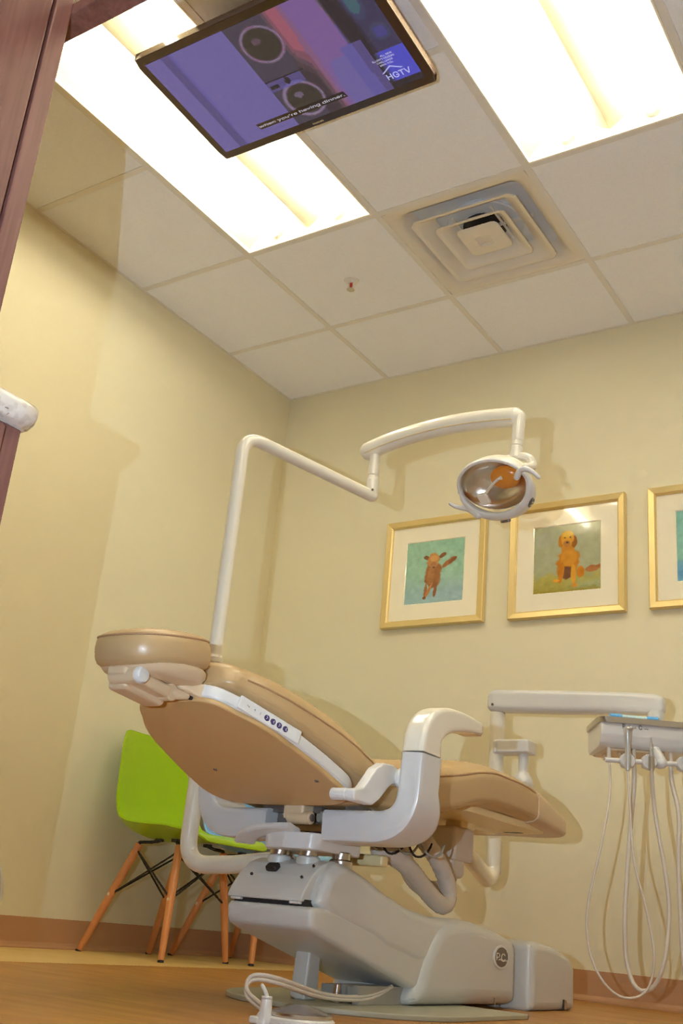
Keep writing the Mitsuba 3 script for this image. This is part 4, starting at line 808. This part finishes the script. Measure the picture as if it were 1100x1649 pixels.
obj('tip', lathe([(0, 0.715), (0.0055, 0.716), (0.0055, 0.728), (0.0042, 0.729), (0.0042, 0.734), (0.0055, 0.735), (0.0055, 0.74), (0.0036, 0.742), (0.0036, 0.752), (0.0022, 0.754), (0.0016, 0.77), (0, 0.771)], U(s0, 0.030, 0), (0, 0, 1), 16), 'mat_chrome', t)
obj('hose', hose([U(s0, 0.03, 0.675)] + [V(*p) + un * 0.02 for p in [(2.068, -0.667, 0.574), (2.084, -0.656, 0.449), (2.099, -0.648, 0.314), (2.096, -0.649, 0.233), (2.079, -0.660, 0.131)]] + [V(*p) for p in [(2.053, -0.675, 0.078), (2.028, -0.691, 0.076)]] + [V(*p) - un * 0.02 for p in [(2.008, -0.703, 0.123), (2.000, -0.708, 0.207), (2.002, -0.707, 0.304), (2.009, -0.702, 0.422), (2.017, -0.698, 0.531)]] + [U(0.104, -0.028, 0.64), U(0.105, -0.03, 0.705)], np.linspace(0.0058, 0.0068, 70)), 'mat_hose', t, label='grey hose')
t = free('suction_handpiece'); tag(t, 'grey handpiece and hose in the holder at the right edge', 'handpiece')
s0 = 0.245
obj('grip', lathe([(0, 0.672), (0.008, 0.672), (0.0095, 0.70), (0.0085, 0.74), (0.006, 0.745), (0, 0.746)], U(s0, 0.030, 0), (0, 0, 1), 20), 'mat_steel', t)
obj('hose', hose([U(s0, 0.03, 0.673), U(s0 + 0.02, 0.03, 0.5), U(s0 + 0.03, 0.03, 0.3), U(s0 + 0.02, 0.02, 0.13), U(s0 - 0.0, 0.0, 0.085)] + [V(*p) + ue * 0.012 for p in [(2.137, -0.654, 0.115), (2.131, -0.658, 0.18), (2.128, -0.659, 0.303), (2.127, -0.660, 0.450), (2.129, -0.659, 0.571)]] + [U(0.215, -0.025, 0.655), U(0.215, -0.03, 0.705)], 0.0068), 'mat_hose', t, label='grey hose')
t = free('tray_tool'); tag(t, 'double ended blue handled tool lying on the steel tray', 'tool')
za = 0.8365
def seg(a_, b_, r): return cyl(U(a_, -0.02, za), U(b_, -0.02, za + 0.0), r, 16, 0.3)
obj('handle', seg(0.030, 0.068, 0.0075), 'mat_blue_handle', t, label='blue end'); obj('handle', seg(0.142, 0.178, 0.0075), 'mat_blue_handle', t, label='blue end')
obj('shaft', cat(seg(0.066, 0.144, 0.006), *[lathe([(0.006, -0.002), (0.0068, -0.001), (0.0068, 0.001), (0.006, 0.002)], U(q, -0.02, za), unit(ue + UZ * 0.5), 16) for q in (0.085, 0.105, 0.125)]), 'mat_clear_blue', t, label='pale clear middle')

# ================================================================ FOOT PEDAL, FLOOR BOX
t = free('foot_pedal'); tag(t, 'round steel foot control with white base on the floor in front of the chair', 'foot pedal')
fo = V(1.928, -2.200, 0)
obj('base', lathe([(0, 0.0), (0.060, 0.0), (0.062, 0.004), (0.060, 0.012), (0.056, 0.015), (0, 0.015)], fo, (0, 0, 1), 48), 'mat_white', t)
obj('treadle', lathe([(0, 0.015), (0.0545, 0.0155), (0.0555, 0.018), (0.0545, 0.0215), (0.050, 0.0235), (0.012, 0.035), (0, 0.0352)], fo, (0, 0, 1), 48), 'mat_steel', t, smooth=30, label='domed steel disc')
ps = V(1.888, -2.250, 0)
obj('hose_post', cat(lathe([(0, 0.0), (0.016, 0.0), (0.0155, 0.012), (0.011, 0.02), (0.0095, 0.040), (0, 0.041)], ps, (0, 0, 1), 20), rbox(ps + V(-0.012, -0.008, 0.006), (0.02, 0.02, 0.012), 0.004)), 'mat_white', t)
obj('toggle', cat(cyl(ps + (0, 0, 0.0405), ps + (0, 0, 0.0445), 0.0094), tube(np.array([ps + (0, 0, 0.044), ps + (-0.003, -0.003, 0.052), ps + (-0.008, -0.006, 0.06)]), 0.0036, 10)), 'mat_white', t)
for o_ in (0.0, 0.0085):
    obj('cable', tube(spline([ps + V(-0.004, 0.004, 0.02 + o_), V(1.80, -2.135, 0.010 + o_), V(1.745, -2.095, 0.017 + o_), V(1.716, -2.085, 0.034 + o_), V(1.716, -2.075, 0.052 + o_), V(1.742, -2.05, 0.056 + o_), V(1.755, -1.97, 0.042 + o_), V(1.752, -1.88, 0.029 + o_ * 0.8), V(1.75, -1.77, 0.0225 + o_ * 0.7), V(1.75, -1.66, 0.028 + o_ * 0.7), V(1.75, -1.585, 0.05)], 70), 0.0042, 10), 'mat_hose', t)
t = free('floor_box'); tag(t, 'long grey utility box on the floor behind the chair base', 'utility box')
bxp = [(-0.975, 0.0), (-0.975, 0.165), (-0.94, 0.176), (-0.79, 0.162), (-0.70, 0.143), (-0.665, 0.115), (-0.662, 0.0)]
obj('cover', prism(bxp, 1.58, 1.832, 0.022, 'x', 0.006, 120), 'mat_grey', t, smooth=45)
obj('latch', rbox((1.8325, -0.742, 0.016), (0.004, 0.014, 0.026), 0.001), 'mat_steel', t)
obj('latch_slot', rbox((1.8325, -0.755, 0.017), (0.003, 0.010, 0.026), 0.001), 'mat_black', t)

# ================================================================ SIDE CHAIRS
def shell_mesh(x0, yc):
    prof = np.array([(0.565, 0.398), (0.555, 0.412), (0.50, 0.425), (0.42, 0.425), (0.33, 0.415), (0.24, 0.408), (0.175, 0.418), (0.135, 0.455), (0.112, 0.52), (0.096, 0.60), (0.078, 0.69), (0.062, 0.77), (0.054, 0.805)])
    hw_ = np.array([0.165, 0.19, 0.215, 0.226, 0.230, 0.232, 0.234, 0.232, 0.226, 0.208, 0.182, 0.152, 0.120])
    up_ = np.array([0.0, 0.002, 0.010, 0.022, 0.036, 0.048, 0.056, 0.055, 0.05, 0.042, 0.030, 0.016, 0.004])    # how far the sides come up / forward
    K = 44; q = np.linspace(0, len(prof) - 1, K); idx = np.arange(len(prof))
    P = np.c_[PchipInterpolator(idx, prof[:, 0])(q), PchipInterpolator(idx, prof[:, 1])(q)]; W = PchipInterpolator(idx, hw_)(q); Uo = PchipInterpolator(idx, up_)(q)
    W[0] *= 0.94; W[-1] *= 0.9
    tn = np.gradient(P, axis=0); tn /= np.linalg.norm(tn, axis=1)[:, None]; nr = np.c_[tn[:, 1], -tn[:, 0]] * 1.0
    nr = np.where((nr[:, 1:] < 0) & (np.abs(tn[:, :1]) > 0.5), -nr, nr); nr = np.array([n_ if (n_[0] * 0.5 + n_[1]) > 0 else -n_ for n_ in nr])
    s_ = np.linspace(-1, 1, 33); R = []; th = 0.0065
    for k in range(K):
        lift = Uo[k] * np.abs(s_) ** 2.6
        top = np.c_[x0 + P[k, 0] + nr[k, 0] * lift, yc + W[k] * s_, P[k, 1] + nr[k, 1] * lift]
        sl = np.gradient(lift) / np.maximum(np.gradient(W[k] * s_), 1e-6)
        nn = np.c_[nr[k, 0] / np.sqrt(1 + sl ** 2), -sl / np.sqrt(1 + sl ** 2), nr[k, 1] / np.sqrt(1 + sl ** 2)]
        R.append(np.vstack([top, (top - nn * th)[::-1]]))
    return loft(R)
def side_chair(x0, yc, mat, lab, twist=0.0):
    t = free('side_chair'); tag(t, lab, 'chair', 'plastic shell chairs by the left wall')
    obj('seat_shell', shell_mesh(x0, yc), mat, t, smooth=60)
    tops = [(0.20, -0.115), (0.20, 0.115), (0.40, -0.125), (0.40, 0.125)]; feet = [(0.045, -0.185), (0.045, 0.185), (0.475, -0.225), (0.475 - twist, 0.225 - twist * 0.2)]
    pt = lambda k, z: V(x0 + tops[k][0] + (feet[k][0] - tops[k][0]) * (0.385 - z) / 0.385, yc + tops[k][1] + (feet[k][1] - tops[k][1]) * (0.385 - z) / 0.385, z)
    for k in range(4):
        zz = np.linspace(0.382, 0.006, 12)
        lg = obj('leg', tube(np.array([pt(k, z) for z in zz]), np.interp(zz, [0, 0.15, 0.30, 0.385], [0.0105, 0.0140, 0.0150, 0.0140]), 16, dome=False), 'mat_beech', t, smooth=50)
        obj('glide', lathe([(0, 0), (0.0108, 0), (0.0112, 0.003), (0.0108, 0.007), (0, 0.007)], pt(k, 0.0) * [1, 1, 0], (0, 0, 1), 16), 'mat_black', lg, label='black foot glide')
        b0 = pt(k, 0.20); dirn = unit(V(0, np.sign(tops[k][1]), 0))
        obj('bolt', cat(lathe([(0.0035, 0.0), (0.0055, 0.0), (0.0055, 0.002), (0.0035, 0.002)], b0 + dirn * 0.0132, dirn, 14), cyl(b0, b0 + dirn * 0.0145, 0.0034)), 'mat_mat_board', lg)
    for k in range(4):
        tx, ty = tops[k]; sy = np.sign(ty); inx = 0.30
        p0 = pt(k, 0.372)
        obj('seat_bracket', tube(fillet([p0, p0 + V(0, 0, 0.016), V(x0 + tx + (0.035 if tx < 0.3 else -0.03), yc + ty - sy * 0.02, 0.392), V(x0 + tx + (0.06 if tx < 0.3 else -0.045), yc + ty - sy * 0.035, 0.398)], 0.01, 4), 0.0058, 8), 'mat_black', t)
        obj('mount', rbox((x0 + tx + (0.06 if tx < 0.3 else -0.05), yc + ty - sy * 0.035, 0.402), (0.03, 0.022, 0.012), 0.003), 'mat_black', t)
    for a_, b_ in ((0, 2), (2, 0), (1, 3), (3, 1), (0, 1), (1, 0), (2, 3), (3, 2)):
        A_, B_ = pt(a_, 0.362), pt(b_, 0.20)
        obj('brace', cyl(A_ + (B_ - A_) * 0.03, B_, 0.0036, 8), 'mat_black', t)
    return t
side_chair(0.02, -0.735, 'mat_green_shell', 'lime green plastic shell chair with wooden legs, standing by the left wall', 0.07)
side_chair(0.03, -0.248, 'mat_blue_shell', 'pale blue plastic shell chair with wooden legs, half hidden behind the green one')

# ================================================================ CABINETS AT THE LEFT
t = free('base_cabinet'); tag(t, 'dark wood base cabinet under the speckled counter at the left edge', 'cabinet')
FX = 1.820
obj('carcass', box(1.30, FX - 0.002, -4.3, -2.944, 0.0, 0.828), 'mat_dark_wood', t, smooth=False)
obj('stile', rbox(((FX - 0.02 + FX + 0.002) / 2, -2.960, 0.414), (0.022, 0.030, 0.826), 0.002), 'mat_dark_wood', t)
obj('door', rbox((FX + 0.001, -3.235, 0.42), (0.022, 0.51, 0.80), 0.004), 'mat_dark_wood', t)
obj('door', rbox((FX + 0.001, -3.755, 0.42), (0.022, 0.51, 0.80), 0.004), 'mat_dark_wood', t)
ctp = roundpoly([(1.24, -4.32), (1.85, -4.32), (1.85, -2.926), (1.24, -2.926)], 0.02, 120)
t = free('countertop'); P0 = Polygon(ctp)
def cring(d, z):
    Q = resample(np.array(P0.buffer(-d).exterior.coords)[:-1], 120) if d > 0 else ctp
    Q = Q[::-1] if not Polygon(Q).exterior.is_ccw else Q
    k = np.argmin(((Q - ctp[0]) ** 2).sum(1)); return np.c_[np.roll(Q, -k, axis=0), np.full(120, z)]
tag(obj('countertop', loft([cring(0.016, 0.8285), cring(0.006, 0.8325), cring(0.0, 0.843), cring(0.0, 0.856), cring(0.004, 0.863), cring(0.010, 0.865)]), 'mat_quartz', smooth=50), 'speckled cream stone countertop with a rounded corner at the left edge', 'countertop')
t = free('wall_cabinet'); tag(t, 'tall dark wood hutch cabinet standing on the counter at the upper left', 'cabinet')
obj('carcass', box(1.45, FX + 0.003, -4.3, -3.037, 0.866, 2.20), 'mat_dark_wood', t, smooth=False)
obj('stile', rbox((FX + 0.004, -3.0525, 1.533), (0.022, 0.033, 1.33), 0.003), 'mat_dark_wood', t)
obj('door', rbox((FX + 0.004, -3.375, 1.533), (0.022, 0.600, 1.32), 0.004), 'mat_dark_wood', t)
obj('rail', rbox((2.10, -3.016, 1.586), (0.95, 0.042, 0.026), 0.003), 'mat_dark_wood', t, label='wooden rail across the top left corner')
tag(obj('white_hose', tube(spline([(0.012, -1.50, 0.42), (0.06, -1.46, 0.37), (0.075, -1.385, 0.285), (0.078, -1.342, 0.215), (0.078, -1.330, 0.16), (0.076, -1.355, 0.10), (0.07, -1.44, 0.045), (0.05, -1.55, 0.10), (0.012, -1.60, 0.22)], 50), 0.0085, 12), 'mat_white', smooth=60), 'white hose loop by the left wall at the left edge, near the floor', 'hose')
obj('wall_plate', rbox((0.0065, -1.55, 0.32), (0.012, 0.20, 0.30), 0.004), 'mat_white', 'white_hose', label='white plate that the hose hangs from')
